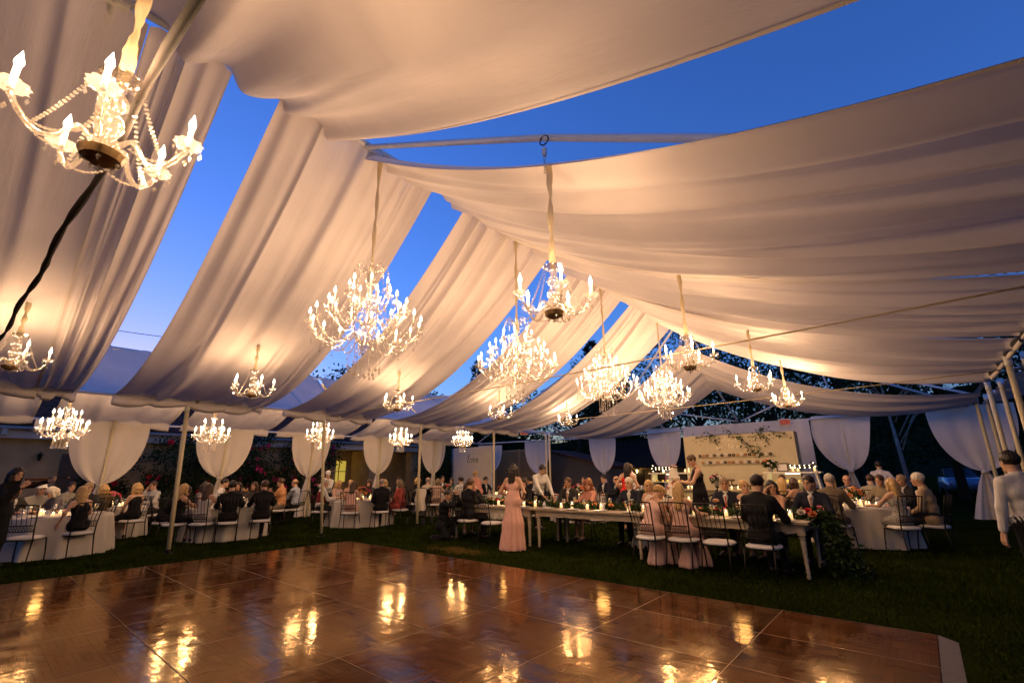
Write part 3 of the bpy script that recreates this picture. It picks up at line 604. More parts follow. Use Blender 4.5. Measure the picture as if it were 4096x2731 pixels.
# ================================================================== CHAIRS
CUSH = cloth('seat_cushion_cloth', (.74, .70, .66), .05, .3)
def chair_proto():
    """iron dining chair: splayed legs, spindle back with a pierced band; front = +Y"""
    M_ = {}
    mb = MB(); n = 20; prof = [(.0, .475), (.12, .474), (.19, .466), (.222, .45), (.228, .43), (.218, .415), (.05, .413)]
    V = []
    for (r, z) in prof:
        for k in range(n):
            a = 2*pi*k/n; e = (abs(math.cos(a))**3.2+abs(math.sin(a))**3.2)**(-1/3.2); V.append((r*e*math.cos(a)*.98, r*e*math.sin(a)+.0, z))
    F = [(i*n+k, i*n+(k+1) % n, (i+1)*n+(k+1) % n, (i+1)*n+k) for i in range(len(prof)-1) for k in range(n)]
    mb.add(V, F); M_['cushion'] = (mb.mesh('seat_cushion', True), CUSH)
    mb = MB(); mb.tube([(-.20, -.20, .408), (.20, -.20, .408), (.21, .20, .408), (-.21, .20, .408), (-.20, -.20, .408)], .011, 6); M_['seat_frame'] = (mb.mesh('seat_frame', True), DARKIRON)
    for s in (-1, 1):
        mb = MB(); mb.tube([(s*.21, .20, .41), (s*.222, .235, .2), (s*.225, .255, 0)], [.014, .011, .010], 6); M_['legf%d' % s] = (mb.mesh('leg', True), DARKIRON)
        mb = MB(); mb.tube([(s*.20, -.20, .41), (s*.205, -.235, .2), (s*.21, -.275, 0)], [.014, .011, .010], 6); M_['legb%d' % s] = (mb.mesh('leg', True), DARKIRON)
        mb = MB(); mb.tube([(s*.20, -.20, .40), (s*.195, -.225, .62), (s*.205, -.265, .82), (s*.22, -.315, 1.0)], .011, 6); M_['post%d' % s] = (mb.mesh('back_post', True), DARKIRON)
    mb = MB(); mb.tube([(x, -.315-.02*(1-(x/.22)**2), 1.0+.012*(1-(x/.22)**2)) for x in np.linspace(-.22, .22, 7)], .011, 6); M_['top_rail'] = (mb.mesh('top_rail', True), DARKIRON)
    for k, x in enumerate((-.145, -.075, 0, .075, .145)):
        mb = MB(); mb.tube([(x*.9, -.233, .655), (x*.95, -.285, .84), (x, -.33, 1.008)], .0055, 5); M_['spindle%d' % k] = (mb.mesh('spindle', True), DARKIRON)
    mb = MB(); yb = lambda z: -.208-.05*(z-.54)/.1*.4
    for z in (.555, .66): mb.tube([(-.195, yb(z)-.004, z), (0, yb(z)-.022, z), (.195, yb(z)-.004, z)], .008, 5)
    for i in range(9):
        x = -.17+i*.0425
        for q in range(2):
            zc = .582+q*.05; xx = x+(.02 if q else 0)
            if abs(xx) < .185: mb.tube([(xx+.02*math.cos(a), yb(zc)-.012, zc+.021*math.sin(a)) for a in np.linspace(0, 2*pi, 7)], .0055, 4, False)
    M_['band'] = (mb.mesh('pierced_band', True), DARKIRON)
    for me, m in M_.values(): me.materials.append(m)
    return M_
CH = chair_proto()
def chair(x, y, face, label):
    """face: direction the sitter looks (radians)"""
    o = empty('dining_chair', (x, y, 0), face-pi/2); tag(o, label, 'chair', 'iron dining chairs with white cushions')
    for k, (me, m) in CH.items(): obj(me.name.split('.')[0], me, None, o)
    return o
# ================================================================== TABLEWARE
WGL = crystal('wine_glass_clear', (.95, .97, 1.0), .72); WINE = mat('white_wine', (.75, .55, .12), .1, spec=.6)
mb = MB(); mb.lathe([(.034, .001), (.033, .004), (.006, .008), (.004, .04), (.004, .09), (.012, .10), (.032, .12), (.038, .145), (.036, .175), (.031, .20)], 12); WG = mb.mesh('wine_glass', True); WG.materials.append(WGL)
mb = MB(); mb.lathe([(.001, .104), (.012, .103), (.031, .122), (.036, .146), (.001, .147)], 10); WN = mb.mesh('wine', True); WN.materials.append(WINE)
mb = MB(); mb.lathe([(.028, .001), (.034, .01), (.036, .12), (.034, .12), (.031, .012), (.001, .01)], 12); TUM = mb.mesh('water_glass', True); TUM.materials.append(WGL)
def votive_meshes(h):
    mb = MB(); mb.lathe([(.001, .002), (.032, .002), (.035, .01), (.037, h), (.034, h), (.032, .008), (.001, .006)], 12); g = mb.mesh('glass_holder', True); g.materials.append(WGL)
    mb = MB(); mb.lathe([(.001, .008), (.029, .008), (.029, h*.62), (.02, h*.60), (.001, h*.61)], 10); w_ = mb.mesh('wax', True); w_.materials.append(WAX)
    mb = MB(); mb.lathe([(.001, h*.62), (.006, h*.64), (.0085, h*.62+.013), (.005, h*.62+.028), (.001, h*.62+.040)], 7); f = mb.mesh('flame', True); f.materials.append(FLAME)
    return g, w_, f
VOT = [votive_meshes(.075), votive_meshes(.11), votive_meshes(.15)]
def votive(x, y, z, k, label, grp):
    o = empty('votive_candle', (x, y, z)); tag(o, label, 'candle', grp)
    g, w_, f = VOT[k]; obj('glass_holder', g, None, o); c = obj('wax', w_, None, o); obj('flame', f, None, c)
    return o
mb = MB(); mb.lathe([(.001, .003), (.07, .003), (.085, .006), (.135, .016), (.14, .018), (.13, .014), (.08, .004)], 20); PLATE = mb.mesh('dinner_plate', True); PLATE.materials.append(mat('white_china', (.75, .73, .70), .2, spec=.6))
NAPK = TCLOTH
# ---- flowers
def petal_bloom(seed, r=.045):
    rg = random.Random(seed); mb = MB()
    for ring, (n, op, L) in enumerate(((6, 1.15, 1.0), (5, .75, .85), (4, .4, .65), (3, .15, .45))):
        for k in range(n):
            a = 2*pi*k/n+ring*.7+rg.uniform(-.2, .2); l = r*L*rg.uniform(.9, 1.1); wd = l*.62
            d = Vector((math.cos(a)*math.sin(op), math.sin(a)*math.sin(op), math.cos(op))); s_ = Vector((-math.sin(a), math.cos(a), 0)); up = d.cross(s_)*-1
            b = Vector((0, 0, 0)); m_ = d*l*.6; t = d*l-up*l*.12
            mb.add([b, m_-s_*wd+up*l*.1, m_+s_*wd+up*l*.1, t-s_*wd*.5, t+s_*wd*.5, m_-up*l*.14], [(0, 1, 5), (0, 5, 2), (1, 3, 5), (3, 4, 5), (4, 2, 5)])
    return mb.mesh('bloom', True)
BLOOM = [petal_bloom(k) for k in range(3)]
for b_ in BLOOM: b_.materials.append(mat('bloom_default', (.6, .2, .15), .6))
FC = {'coral': mat('coral_petals', (.75, .22, .08), .6, 0, .2, 40), 'pink': mat('pink_petals', (.75, .22, .28), .6, 0, .2, 40), 'red': mat('red_petals', (.60, .02, .03), .6, 0, .2, 40), 'white': mat('cream_petals', (.75, .65, .52), .6, 0, .1, 40), 'peach': mat('peach_petals', (.78, .36, .14), .6, 0, .2, 40), 'magenta': mat('magenta_petals', (.55, .03, .16), .6, 0, .2, 40)}
LEAFM = mat('garden_leaf', (.022, .045, .009), .5, 0, .45, 9, spec=.15); LEAFP = mat('pale_leaf', (.09, .12, .035), .5, 0, .4, 9, spec=.15)
def leaf_mass(pts, size, seed, dirs=None):
    """two-quad folded leaves at given points"""
    rg = np.random.default_rng(seed); n = len(pts); pts = np.asarray(pts, float)
    d = rg.normal(size=(n, 3)) if dirs is None else np.asarray(dirs)+rg.normal(size=(n, 3))*.45; d /= np.linalg.norm(d, axis=1)[:, None]
    s = np.cross(d, rg.normal(size=(n, 3))); s /= np.linalg.norm(s, axis=1)[:, None]+1e-9; up = np.cross(d, s)
    L = size*rg.uniform(.6, 1.3, n)[:, None]; W = L*.26
    V = np.stack([pts, pts+d*L*.5-s*W+up*W*.5, pts+d*L, pts+d*L*.5+s*W+up*W*.5, pts+d*L*.52], 1).reshape(-1, 3)
    b = (np.arange(n)*5)[:, None]; F = np.concatenate([b+np.array([[0, 1, 2, 4]]), b+np.array([[0, 4, 2, 3]])], 0)
    return fast_mesh('foliage', V, F, False)
def bouquet(x, y, z, label, cols, r=.20, nb=16, seed=0, vase=True, grp='floral centrepieces'):
    rg = random.Random(seed); o = empty('flower_arrangement', (x, y, z)); tag(o, label, 'flowers', grp)
    mb = MB(); mb.lathe([(.05, 0), (.06, .01), (.075, .09), (.065, .13), (.06, .13), (.06, .02), (.001, .015)], 12); mb.build('vase', mat('mercury_vase', (.5, .45, .36), .25, .5), o, smooth=True)
    pts = []; dd = []
    for i in range(240):
        a = rg.uniform(0, 6.28); e = rg.uniform(-.35, 1.4); q = r*rg.uniform(.35, 1.05); v = Vector((math.cos(a)*math.cos(e), math.sin(a)*math.cos(e), math.sin(e)*.75)); pts.append((v.x*q, v.y*q, .17+v.z*q)); dd.append(v)
    f = obj('foliage', leaf_mass(pts, .09, seed, dd), LEAFM, o); tag(f, kind='stuff')
    for i in range(nb):
        a = 2.4*i+rg.uniform(-.3, .3); e = .1+1.3*((i+.5)/nb); v = Vector((math.cos(a)*math.cos(e), math.sin(a)*math.cos(e), math.sin(e)*.8)); p = v*r*rg.uniform(.9, 1.12)
        q = v.to_track_quat('Z', 'Y').to_euler()
        obj('bloom', BLOOM[i % 3], FC[cols[i % len(cols)]], o, (p.x, p.y, .17+p.z), q, rg.uniform(.95, 1.5))
    return o
# ================================================================== ROUND TABLES
def round_table(x, y, r, label, seed, cols, flabel, nglass, ncand, where, light=4.5, flowers=True):
    rg = random.Random(seed); ng = np.random.default_rng(seed)
    o = empty('round_table', (x, y, 0)); tag(o, label, 'table', 'round banquet tables')
    mb = MB(); mb.lathe([(.001, .735), (r, .735), (r, .705), (.001, .70)], 32); mb.build('tabletop', mat('plywood', (.3, .2, .1), .6), o)
    for k in range(4):
        a = pi/4+k*pi/2; mb = MB(); mb.tube([(.45*r*math.cos(a), .45*r*math.sin(a), .70), (.6*r*math.cos(a), .6*r*math.sin(a), 0)], .015, 6); mb.build('leg', DARKIRON, o)
    # cloth
    na = 120; a = np.linspace(0, 2*pi, na, endpoint=False); rows = []
    for q in (0.0, .35, .7, .95): rows.append(np.stack([r*q*np.cos(a), r*q*np.sin(a), .7405+0*a], -1))
    f1 = 1.3*np.abs(np.sin(a*5+seed))**1.5-.6+.6*np.sin(a*14+2*seed)+.4*np.sin(a*23+.7*seed)
    for t in np.linspace(0, 1, 14):
        z = .738-.728*t; amp = .12*t**.8; rr = r+.012+.05*t+amp*f1*.55; rows.append(np.stack([rr*np.cos(a), rr*np.sin(a), z+0*a], -1))
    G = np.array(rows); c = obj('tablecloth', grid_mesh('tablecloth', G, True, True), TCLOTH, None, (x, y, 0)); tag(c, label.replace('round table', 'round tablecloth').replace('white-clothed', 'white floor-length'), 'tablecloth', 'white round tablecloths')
    zt = .7415
    if flowers: bouquet(x, y, zt, flabel, cols, .21, 18, seed)
    for k in range(nglass):
        an = 2*pi*k/nglass+rg.uniform(-.12, .12); q = r*rg.uniform(.52, .70); gx, gy = x+q*math.cos(an), y+q*math.sin(an)
        if k % 3 == 2: tag(obj('water_glass', TUM, None, None, (gx, gy, zt)), f'clear water glass on the {where}', 'glass', f'water glasses on the {where}')
        else:
            g = obj('wine_glass', WG, None, None, (gx, gy, zt)); tag(g, f'stemmed wine glass on the {where}', 'glass', f'wine glasses on the {where}')
            if k % 2: obj('wine', WN, None, g)
    for k in range(ncand):
        an = 2*pi*k/ncand+.4+rg.uniform(-.2, .2); q = r*rg.uniform(.32, .45)
        votive(x+q*math.cos(an), y+q*math.sin(an), zt, k % 3, f'lit votive candle on the {where}', f'votive candles on the {where}')
    for k in range(8):
        an = 2*pi*k/8+.2; q = r*.78; tag(obj('dinner_plate', PLATE, None, None, (x+q*math.cos(an), y+q*math.sin(an), zt)), f'white dinner plate on the {where}', 'plate', f'plates on the {where}')
    if light: plight((0, 0, 1.0), light, .10, (1, .58, .24), o, 'candle_glow')
TB = {'T1': (-13.6, 1.5), 'T1b': (-16.2, 2.7), 'T2': (-13.5, 4.6), 'T2b': (-16.3, 5.9), 'T3': (-13.4, 8.35), 'T4': (-13.9, 12.3), 'T5': (-8.6, 13.3), 'T7': (-11.4, 12.8), 'T6': (-1.25, 12.7), 'T8': (-3.2, 14.0)}
round_table(*TB['T1'], .86, 'white-clothed round table at the left edge beside the violinist', 1, ['pink', 'coral'], '', 12, 7, 'round table by the violinist', flowers=False)
round_table(*TB['T1b'], .80, 'white-clothed round table behind the first curtain', 2, ['pink', 'coral', 'red', 'pink'], 'pink and coral rose arrangement by the first curtain', 8, 5, 'round table under the first curtain')
round_table(*TB['T2'], .86, 'white-clothed round table right of the front left post', 3, ['peach', 'red', 'white', 'coral'], 'mixed peach and red flowers below the second curtain', 12, 8, 'round table under the second curtain')
round_table(*TB['T2b'], .80, 'white-clothed round table behind the guests below the second curtain', 4, ['peach', 'white'], 'peach flowers hidden among guests near the peach-shirt man', 8, 4, 'table of the peach-shirt man')
round_table(*TB['T3'], .90, 'white-clothed round table with the woman in a strapless blush dress', 5, ['coral', 'pink', 'white', 'magenta', 'peach'], 'coral and pink flowers right of the second post', 14, 8, 'round table by the second post')
round_table(*TB['T4'], .86, 'white-clothed round table in front of the love wall', 6, ['white', 'pink', 'red', 'white'], 'white and pink flowers in front of the love wall', 10, 6, 'round table by the love wall')
round_table(*TB['T7'], .82, 'white-clothed round table behind the pink dress bridesmaid', 7, ['red', 'coral', 'red'], 'red flowers right of the standing bridesmaid', 10, 6, 'round table behind the bridesmaid')
round_table(*TB['T5'], .84, 'white-clothed round table left of the red dress woman', 8, ['red', 'coral', 'white', 'magenta'], 'red and white flowers left of the red dress woman', 12, 8, 'round table by the red dress woman')
round_table(*TB['T6'], .92, 'white-clothed round table on the right with crowded glasses', 9, ['peach', 'coral', 'peach', 'white'], 'peach rose arrangement on the right-hand round table', 18, 10, 'right-hand round table')
# ================================================================== LONG FARM TABLES
WOODT = mat('whitewashed_wood', (.34, .27, .18), .35, 0, .25, 3, .25, 40, stretch=(1, 9, 9))
LEGW = mat('cream_leg_paint', (.50, .42, .30), .5, 0, .1, 12)
mb = MB(); mb.lathe([(.020, 0), (.030, .015), (.026, .05), (.020, .07), (.034, .09), (.024, .11), (.030, .30), (.036, .44), (.040, .50), (.028, .515), (.046, .53), (.046, .545), (.030, .56), (.042, .575)], 14); TLEG = mb.mesh('leg', True); TLEG.materials.append(LEGW)
LT = [(-8.90, -6.42), (-6.39, -3.91), (-3.88, -1.38)]; LY0, LY1 = 8.02, 9.26
for k, (xa, xb) in enumerate(LT):
    o = empty('farm_table', ((xa+xb)/2, (LY0+LY1)/2, 0)); tag(o, ['long wooden farm table, left section behind the bridesmaid', 'long wooden farm table, middle section with the two pink bridesmaids', 'long wooden farm table, right section with the garland trailing off its end'][k], 'table', 'farm tables set end to end')
    hw, hd = (xb-xa)/2, (LY1-LY0)/2
    nb = 6; pw = 2*hd/nb
    for j in range(nb):
        mb = MB(); mb.bevbox(-hw, hw, -hd+j*pw+.0015, -hd+(j+1)*pw-.0015, .725, .76+random.uniform(-.001, .001), .003); mb.build('plank', WOODT, o)
    for s in (-1, 1):
        mb = MB(); mb.box(-hw+.08, hw-.08, s*(hd-.07)-.012, s*(hd-.07)+.012, .615, .724); mb.build('apron', LEGW, o)
        mb = MB(); mb.box(s*(hw-.09)-.012, s*(hw-.09)+.012, -hd+.085, hd-.085, .615, .724); mb.build('apron', LEGW, o)
        for q in (-1, 1):
            l = obj('leg', TLEG, None, o, (s*(hw-.11), q*(hd-.11), 0)); mb = MB(); mb.box(-.048, .048, -.048, .048, .576, .723); mb.build('leg_block', LEGW, l)
    plight((0, 0, 1.05), 5, .12, (1, .58, .24), o, 'candle_glow')
    # garland runner lying down the middle
    rg = random.Random(40+k); pts = []; dd = []
    for i in range(1500):
        x = rg.uniform(-hw+.05, hw-.05); y = rg.gauss(0, .10)+.04*math.sin(x*3); z = .77+abs(rg.gauss(0, .04)); pts.append((x, y, z)); dd.append((rg.uniform(-1, 1), rg.uniform(-1, 1), rg.uniform(.0, .9)))
    g = empty('garland', ((xa+xb)/2, (LY0+LY1)/2, 0)); tag(g, ['leafy garland with roses on the left farm table section', 'leafy garland with orange roses on the middle farm table section', 'leafy garland with red flowers on the right farm table section'][k], 'garland', 'table garlands')
    tag(obj('foliage', leaf_mass(pts, .085, 40+k, dd), LEAFM, g), kind='stuff')
    for i in range(11):
        x = -hw+.2+i*(2*hw-.4)/10+rg.uniform(-.06, .06); cc = [['red', 'peach', 'white', 'coral'], ['peach', 'coral', 'white', 'peach'], ['red', 'magenta', 'white', 'peach']][k][i % 4]
        obj('bloom', BLOOM[i % 3], FC[cc], g, (x, -.10+rg.uniform(-.06, .1), .84+rg.uniform(-.02, .02)), (rg.uniform(.2, .9), rg.uniform(-.4, .4), 0), rg.uniform(1.0, 1.35))
    # candles and glasses along the runner
    wh = ['left farm table', 'middle farm table', 'right farm table'][k]; cx = (xa+xb)/2; cy_ = (LY0+LY1)/2
    for i in range(9):
        x = cx-hw+.2+i*(2*hw-.4)/8+rg.uniform(-.08, .08); s = -1 if i % 3 else 1
        votive(x, cy_+s*rg.uniform(.19, .30), .7615, i % 3, f'lit votive candle along the garland of the {wh}', f'votives on the {wh}')
    for i in range(10):
        x = cx-hw+.18+i*(2*hw-.36)/9; s = 1 if i % 2 else -1; y = cy_+s*rg.uniform(.30, .42)
        if i % 3 == 0: tag(obj('water_glass', TUM, None, None, (x, y, .7615)), f'clear tumbler on the {wh}', 'glass', f'tumblers on the {wh}')
        else:
            gg = obj('wine_glass', WG, None, None, (x, y, .7615)); tag(gg, f'stemmed wine glass on the {wh}', 'glass', f'wine glasses on the {wh}'); obj('wine', WN, None, gg)
    for i in range(4):
        x = cx-hw+.31+i*(2*hw-.62)/3
        for s in (-1, 1):
            y = cy_+s*.45; p = obj('dinner_plate', PLATE, None, None, (x, y, .7615)); tag(p, f'white dinner plate on the {wh}', 'plate', f'plates on the {wh}')
# folded napkins
def napkin(x, y, z, rz, label, drop=0):
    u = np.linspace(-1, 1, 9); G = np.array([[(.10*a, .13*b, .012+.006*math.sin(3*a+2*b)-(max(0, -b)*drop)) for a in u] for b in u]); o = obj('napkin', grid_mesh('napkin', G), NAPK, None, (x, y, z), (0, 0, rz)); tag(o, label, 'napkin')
napkin(-3.9, 8.2, .765, .3, 'white napkin on the table edge by the one-shoulder bridesmaid')
napkin(-2.35, 8.2, .765, -.2, 'crumpled white napkin in front of the empty chair')
napkin(-6.95, 8.12, .765, .2, 'white napkin hanging off the table left of the bridesmaid', .12)
# garland trailing off the right end to the lawn
g = empty('trailing_garland', (-1.3, 8.65, 0)); tag(g, 'green garland spilling off the table end down to the grass', 'garland')
rg = random.Random(77); pts = []; dd = []
for i in range(2400):
    t = rg.random()**.8
    if t < .25: p = (-.15+t*.85, rg.gauss(0, .13), .80+rg.gauss(0, .05))
    else: q = (t-.25)/.75; p = (.06+.22*q+rg.gauss(0, .05+.05*q), rg.gauss(-.05*q, .11+.02*q), max(.02, .80-.80*q+rg.gauss(0, .05)))
    pts.append(p); dd.append((rg.uniform(-.3, 1), rg.uniform(-1, 1), rg.uniform(-1, .6)))
tag(obj('foliage', leaf_mass(pts, .075, 78, dd), LEAFM, g), kind='stuff')
tag(obj('pale_sprigs', leaf_mass([p for p in pts[::9]], .07, 79, dd[::9]), LEAFP, g), kind='stuff')
mb = MB(); mb.tube([(-.2, 0, .80), (.05, 0, .80), (.16, 0, .6), (.28, -.03, .3), (.38, -.05, .03)], .012, 6); mb.build('stem', LEAFM, g)
for i, (x, y, z, cc) in enumerate(((-.12, -.2, .88, 'red'), (-.05, -.26, .84, 'coral'), (-.2, -.24, .86, 'white'), (.0, .1, .9, 'pink'))): obj('bloom', BLOOM[i % 3], FC[cc], g, (x, y, z), (.7, 0, 0), 1.4)
# ================================================================== PEOPLE
def surfnet(Fd, org, h):
    """vectorised surface nets -> verts, quads"""
    S = Fd < 0; nx, ny, nz = Fd.shape
    c = np.zeros((nx-1, ny-1, nz-1), np.int8)
    for a in (0, 1):
        for b in (0, 1):
            for d in (0, 1): c += S[a:nx-1+a, b:ny-1+b, d:nz-1+d]
    act = (c > 0) & (c < 8); idx = np.argwhere(act); n = len(idx)
    if n == 0: return np.zeros((0, 3)), np.zeros((0, 4), int)
    I = -np.ones(act.shape, np.int64); I[act] = np.arange(n)
    acc = np.zeros((n, 3)); cnt = np.zeros(n); i, j, k = idx.T
    for ax in range(3):
        o1, o2 = [q for q in range(3) if q != ax]
        for a in (0, 1):
            for b in (0, 1):
                p = np.zeros((n, 3), int); p[:, o1] = a; p[:, o2] = b; q = p.copy(); q[:, ax] = 1
                f0 = Fd[i+p[:, 0], j+p[:, 1], k+p[:, 2]]; f1 = Fd[i+q[:, 0], j+q[:, 1], k+q[:, 2]]
                m = (f0 < 0) != (f1 < 0); t = np.where(m, f0/np.where(m, f0-f1, 1), 0)
                pt = p.astype(float); pt[:, ax] += t; acc[m] += pt[m]; cnt[m] += 1
    V = org+(idx+acc/cnt[:, None])*h
    Q = []
    for ax in range(3):
        sl0 = [slice(1, None)]*3; sl0[ax] = slice(0, -1); sl1 = [slice(1, None)]*3; sl1[ax] = slice(1, None)
        full0 = S[tuple(slice(0, -1) if q == ax else slice(None) for q in range(3))]; full1 = S[tuple(slice(1, None) if q == ax else slice(None) for q in range(3))]
        e = np.argwhere(full0 != full1); o1, o2 = [(1, 2), (2, 0), (0, 1)][ax]
        ok = (e[:, o1] > 0) & (e[:, o2] > 0) & (e[:, o1] < Fd.shape[o1]-1) & (e[:, o2] < Fd.shape[o2]-1); e = e[ok]
        fl = full0[tuple(e.T)]
        def cell(d1, d2):
            q = e.copy(); q[:, o1] += d1; q[:, o2] += d2; return I[tuple(q.T)]
        a, b, c_, d = cell(-1, -1), cell(0, -1), cell(0, 0), cell(-1, 0)
        q = np.stack([a, b, c_, d], 1); q[~fl] = q[~fl][:, ::-1]; Q.append(q)
    return V, np.concatenate(Q)
def field(caps, h, k):
    A = np.array([c[0] for c in caps]); B = np.array([c[1] for c in caps]); rm = np.array([max(c[2], c[3]) for c in caps])[:, None]
    mg = k+2*h; lo = (np.minimum(A, B)-rm-mg).min(0); hi = (np.maximum(A, B)+rm+mg).max(0)
    n = np.ceil((hi-lo)/h).astype(int)+1; Fd = np.ones(n, np.float32)
    ax = [lo[q]+h*np.arange(n[q]) for q in range(3)]
    for a, b, ra, rb in caps:
        a = np.asarray(a, float); b = np.asarray(b, float); r = max(ra, rb)+mg; l = np.floor((np.minimum(a, b)-r-lo)/h).astype(int).clip(0); u = (np.ceil((np.maximum(a, b)+r-lo)/h).astype(int)+1)
        X = ax[0][l[0]:u[0]][:, None, None]-a[0]; Y = ax[1][l[1]:u[1]][None, :, None]-a[1]; Z = ax[2][l[2]:u[2]][None, None, :]-a[2]
        d = b-a; L = float(d@d)+1e-12; t = np.clip((X*d[0]+Y*d[1]+Z*d[2])/L, 0, 1)
        D = np.sqrt((X-t*d[0])**2+(Y-t*d[1])**2+(Z-t*d[2])**2)-(ra+(rb-ra)*t)
        F0 = Fd[l[0]:u[0], l[1]:u[1], l[2]:u[2]]; hh = np.clip(.5+.5*(F0-D)/k, 0, 1)
        Fd[l[0]:u[0], l[1]:u[1], l[2]:u[2]] = F0*(1-hh)+D*hh-k*hh*(1-hh)
    return Fd, lo
def skin_mesh(caps, h, k=.035):
    return surfnet(*field(caps, h, k), h)
# ---- head template
def ell(P, c, r): q = (P-np.array(c))/np.array(r); L = np.sqrt((q*q).sum(-1)); return (L-1)*min(r)
def capP(P, a, b, ra, rb):
    a = np.array(a); d = np.array(b)-a; t = np.clip(((P-a)@d)/(d@d), 0, 1); return np.linalg.norm(P-a-t[..., None]*d, axis=-1)-(ra+(rb-ra)*t)
def smin(a, b, k): hh = np.clip(.5+.5*(b-a)/k, 0, 1); return b*(1-hh)+a*hh-k*hh*(1-hh)
def gridP(lo, hi, h):
    ax = [np.arange(l, u+h, h) for l, u in zip(lo, hi)]; return np.stack(np.meshgrid(*ax, indexing='ij'), -1)
def head_template(h, fem):
    lo = np.array((-.12, -.14, -.22)); P = gridP(lo, (.12, .14, .15), h)
    jw = .050 if fem else .057
    d = smin(ell(P, (0, -.014, .030), (.074, .094, .086)), ell(P, (0, .022, -.036), (jw+.004, .064, .076)), .03)
    d = smin(d, capP(P, (-.022, .062, -.092), (.022, .062, -.092), .020, .020), .03)
    d = smin(d, capP(P, (0, -.022, -.06), (0, -.045, -.20), .047 if fem else .055, .052 if fem else .062), .03)
    d = smin(d, capP(P, (-.034, .074, .026), (.034, .074, .026), .012, .012), .018)
    for s in (-1, 1):
        d = -smin(-d, ell(P, (s*.031, .098, .006), (.019, .016, .012)), .012)
        d = smin(d, ell(P, (s*.031, .071, .004), (.014, .013, .012)), .004)
        d = smin(d, ell(P, (s*.076, -.008, -.006), (.009, .019, .030)), .008)
        d = smin(d, ell(P, (s*.040, .055, -.032), (.022, .020, .022)), .02)
    d = smin(d, capP(P, (0, .082, .010), (0, .103, -.026), .008, .012), .012)
    d = smin(d, ell(P, (0, .086, -.058), (.023, .010, .0055)), .008); d = smin(d, ell(P, (0, .084, -.068), (.019, .010, .0055)), .008)
    V, Q = surfnet(d.astype(np.float32), lo, h); c = V[Q].mean(1); m = np.zeros(len(Q), int)
    eye = (np.abs(np.abs(c[:, 0])-.031) < .015) & (np.abs(c[:, 2]-.004) < .008) & (c[:, 1] > .074); m[eye] = 1
    brow = (np.abs(np.abs(c[:, 0])-.032) < .018) & (np.abs(c[:, 2]-.030) < .006) & (c[:, 1] > .07); m[brow] = 1
    lip = (np.abs(c[:, 0]) < .023) & (np.abs(c[:, 2]+.062) < .011) & (c[:, 1] > .085); m[lip] = 2
    return V, Q, m
HEAD = {(f, lod): head_template(lod, f) for f in (0, 1) for lod in (.0085, .013)}
# ---- hair templates
def hair_template(style, h=.011):
    lo = np.array((-.16, -.21, -.46)); P = gridP(lo, (.16, .13, .20), h); x, y, z = P[..., 0], P[..., 1], P[..., 2]
    an = np.arctan2(y+.02, x); str_ = .0035*np.sin(an*19+z*9+3*np.sin(z*30))+.003*np.sin(an*31+z*20)
    cap = ell(P, (0, -.020, .038), (.086, .102, .094))
    face = ell(P, (0, .108, -.030), (.070, .066, .098))
    low = (-.075-z)
    d = np.maximum(cap, -face); d = np.maximum(d, low+.25*np.clip(y, -.1, .1))
    if style == 'fringe': d = np.maximum(np.maximum(d, z-.040+.15*y), y-.05)
    if style == 'crop': d = np.maximum(ell(P, (0, -.018, .034), (.080, .098, .090)), -face); d = np.maximum(d, -.06-z+.3*np.clip(y, -.1, .1))
    if style in ('bob', 'long', 'curly', 'half'):
        for s in (-1, 1): d = smin(d, capP(P, (s*.070, .005, .03), (s*.078, .010, -.11), .030, .030), .03)
        d = smin(d, capP(P, (-.04, -.09, -.02), (.04, -.09, -.02), .055, .055), .04); d = smin(d, capP(P, (-.045, -.075, -.1), (.045, -.075, -.1), .045, .045), .04)
        d = np.maximum(d, -ell(P, (0, .10, -.035), (.062, .075, .095)))
    if style in ('long', 'half'):
        d = smin(d, capP(P, (-.035, -.095, -.08), (-.045, -.105, -.34), .052, .035), .03); d = smin(d, capP(P, (.035, -.095, -.08), (.045, -.105, -.33), .052, .032), .03)
        d = smin(d, capP(P, (0, -.10, -.08), (0, -.115, -.37), .05, .03), .03)
        if style == 'long':
            for s in (-1, 1): d = smin(d, capP(P, (s*.075, .0, -.08), (s*.085, .02, -.26), .028, .014), .02)
    if style == 'updo':
        for c, r in (((0, -.115, .015), .050), ((.03, -.105, -.02), .036), ((-.03, -.11, -.015), .036), ((0, -.10, .06), .04)): d = smin(d, ell(P, c, (r, r, r)), .02)
        d = d+.004*np.sin(x*110+z*90)*np.sin(y*120)
    if style == 'curly': d = d-.012+.010*np.sin(x*85+1)*np.sin(y*85)*np.sin(z*75)
    if style == 'cap': d = np.maximum(ell(P, (0, -.010, .050), (.088, .108, .092)), .022-z); d = smin(d, np.maximum(ell(P, (0, .075, .035), (.085, .075, .012)), -.0-y), .01)
    if style == 'toque': d = np.maximum(smin(ell(P, (0, -.01, .12), (.095, .10, .07)), capP(P, (0, -.01, .05), (0, -.01, .09), .084, .084), .03), .03-z)
    d = d+str_*(style not in ('cap', 'toque'))
    V, Q = surfnet(d.astype(np.float32), lo, h); return fast_mesh('hair', V, Q)
HAIRM = {k: mat('hair_'+k, c, .45, 0, .35, 60, .5, 90, stretch=(1, 1, .15)) for k, c in dict(blond=(.46, .29, .11), dark=(.018, .011, .008), brown=(.065, .032, .014), gray=(.34, .30, .25), white=(.55, .50, .42), red=(.20, .06, .018), ash=(.22, .15, .08)).items()}
HAIRT = {}
def hair_me(style):
    if style not in HAIRT: HAIRT[style] = hair_template(style); HAIRT[style].materials.append(HAIRM['brown'])
    return HAIRT[style]
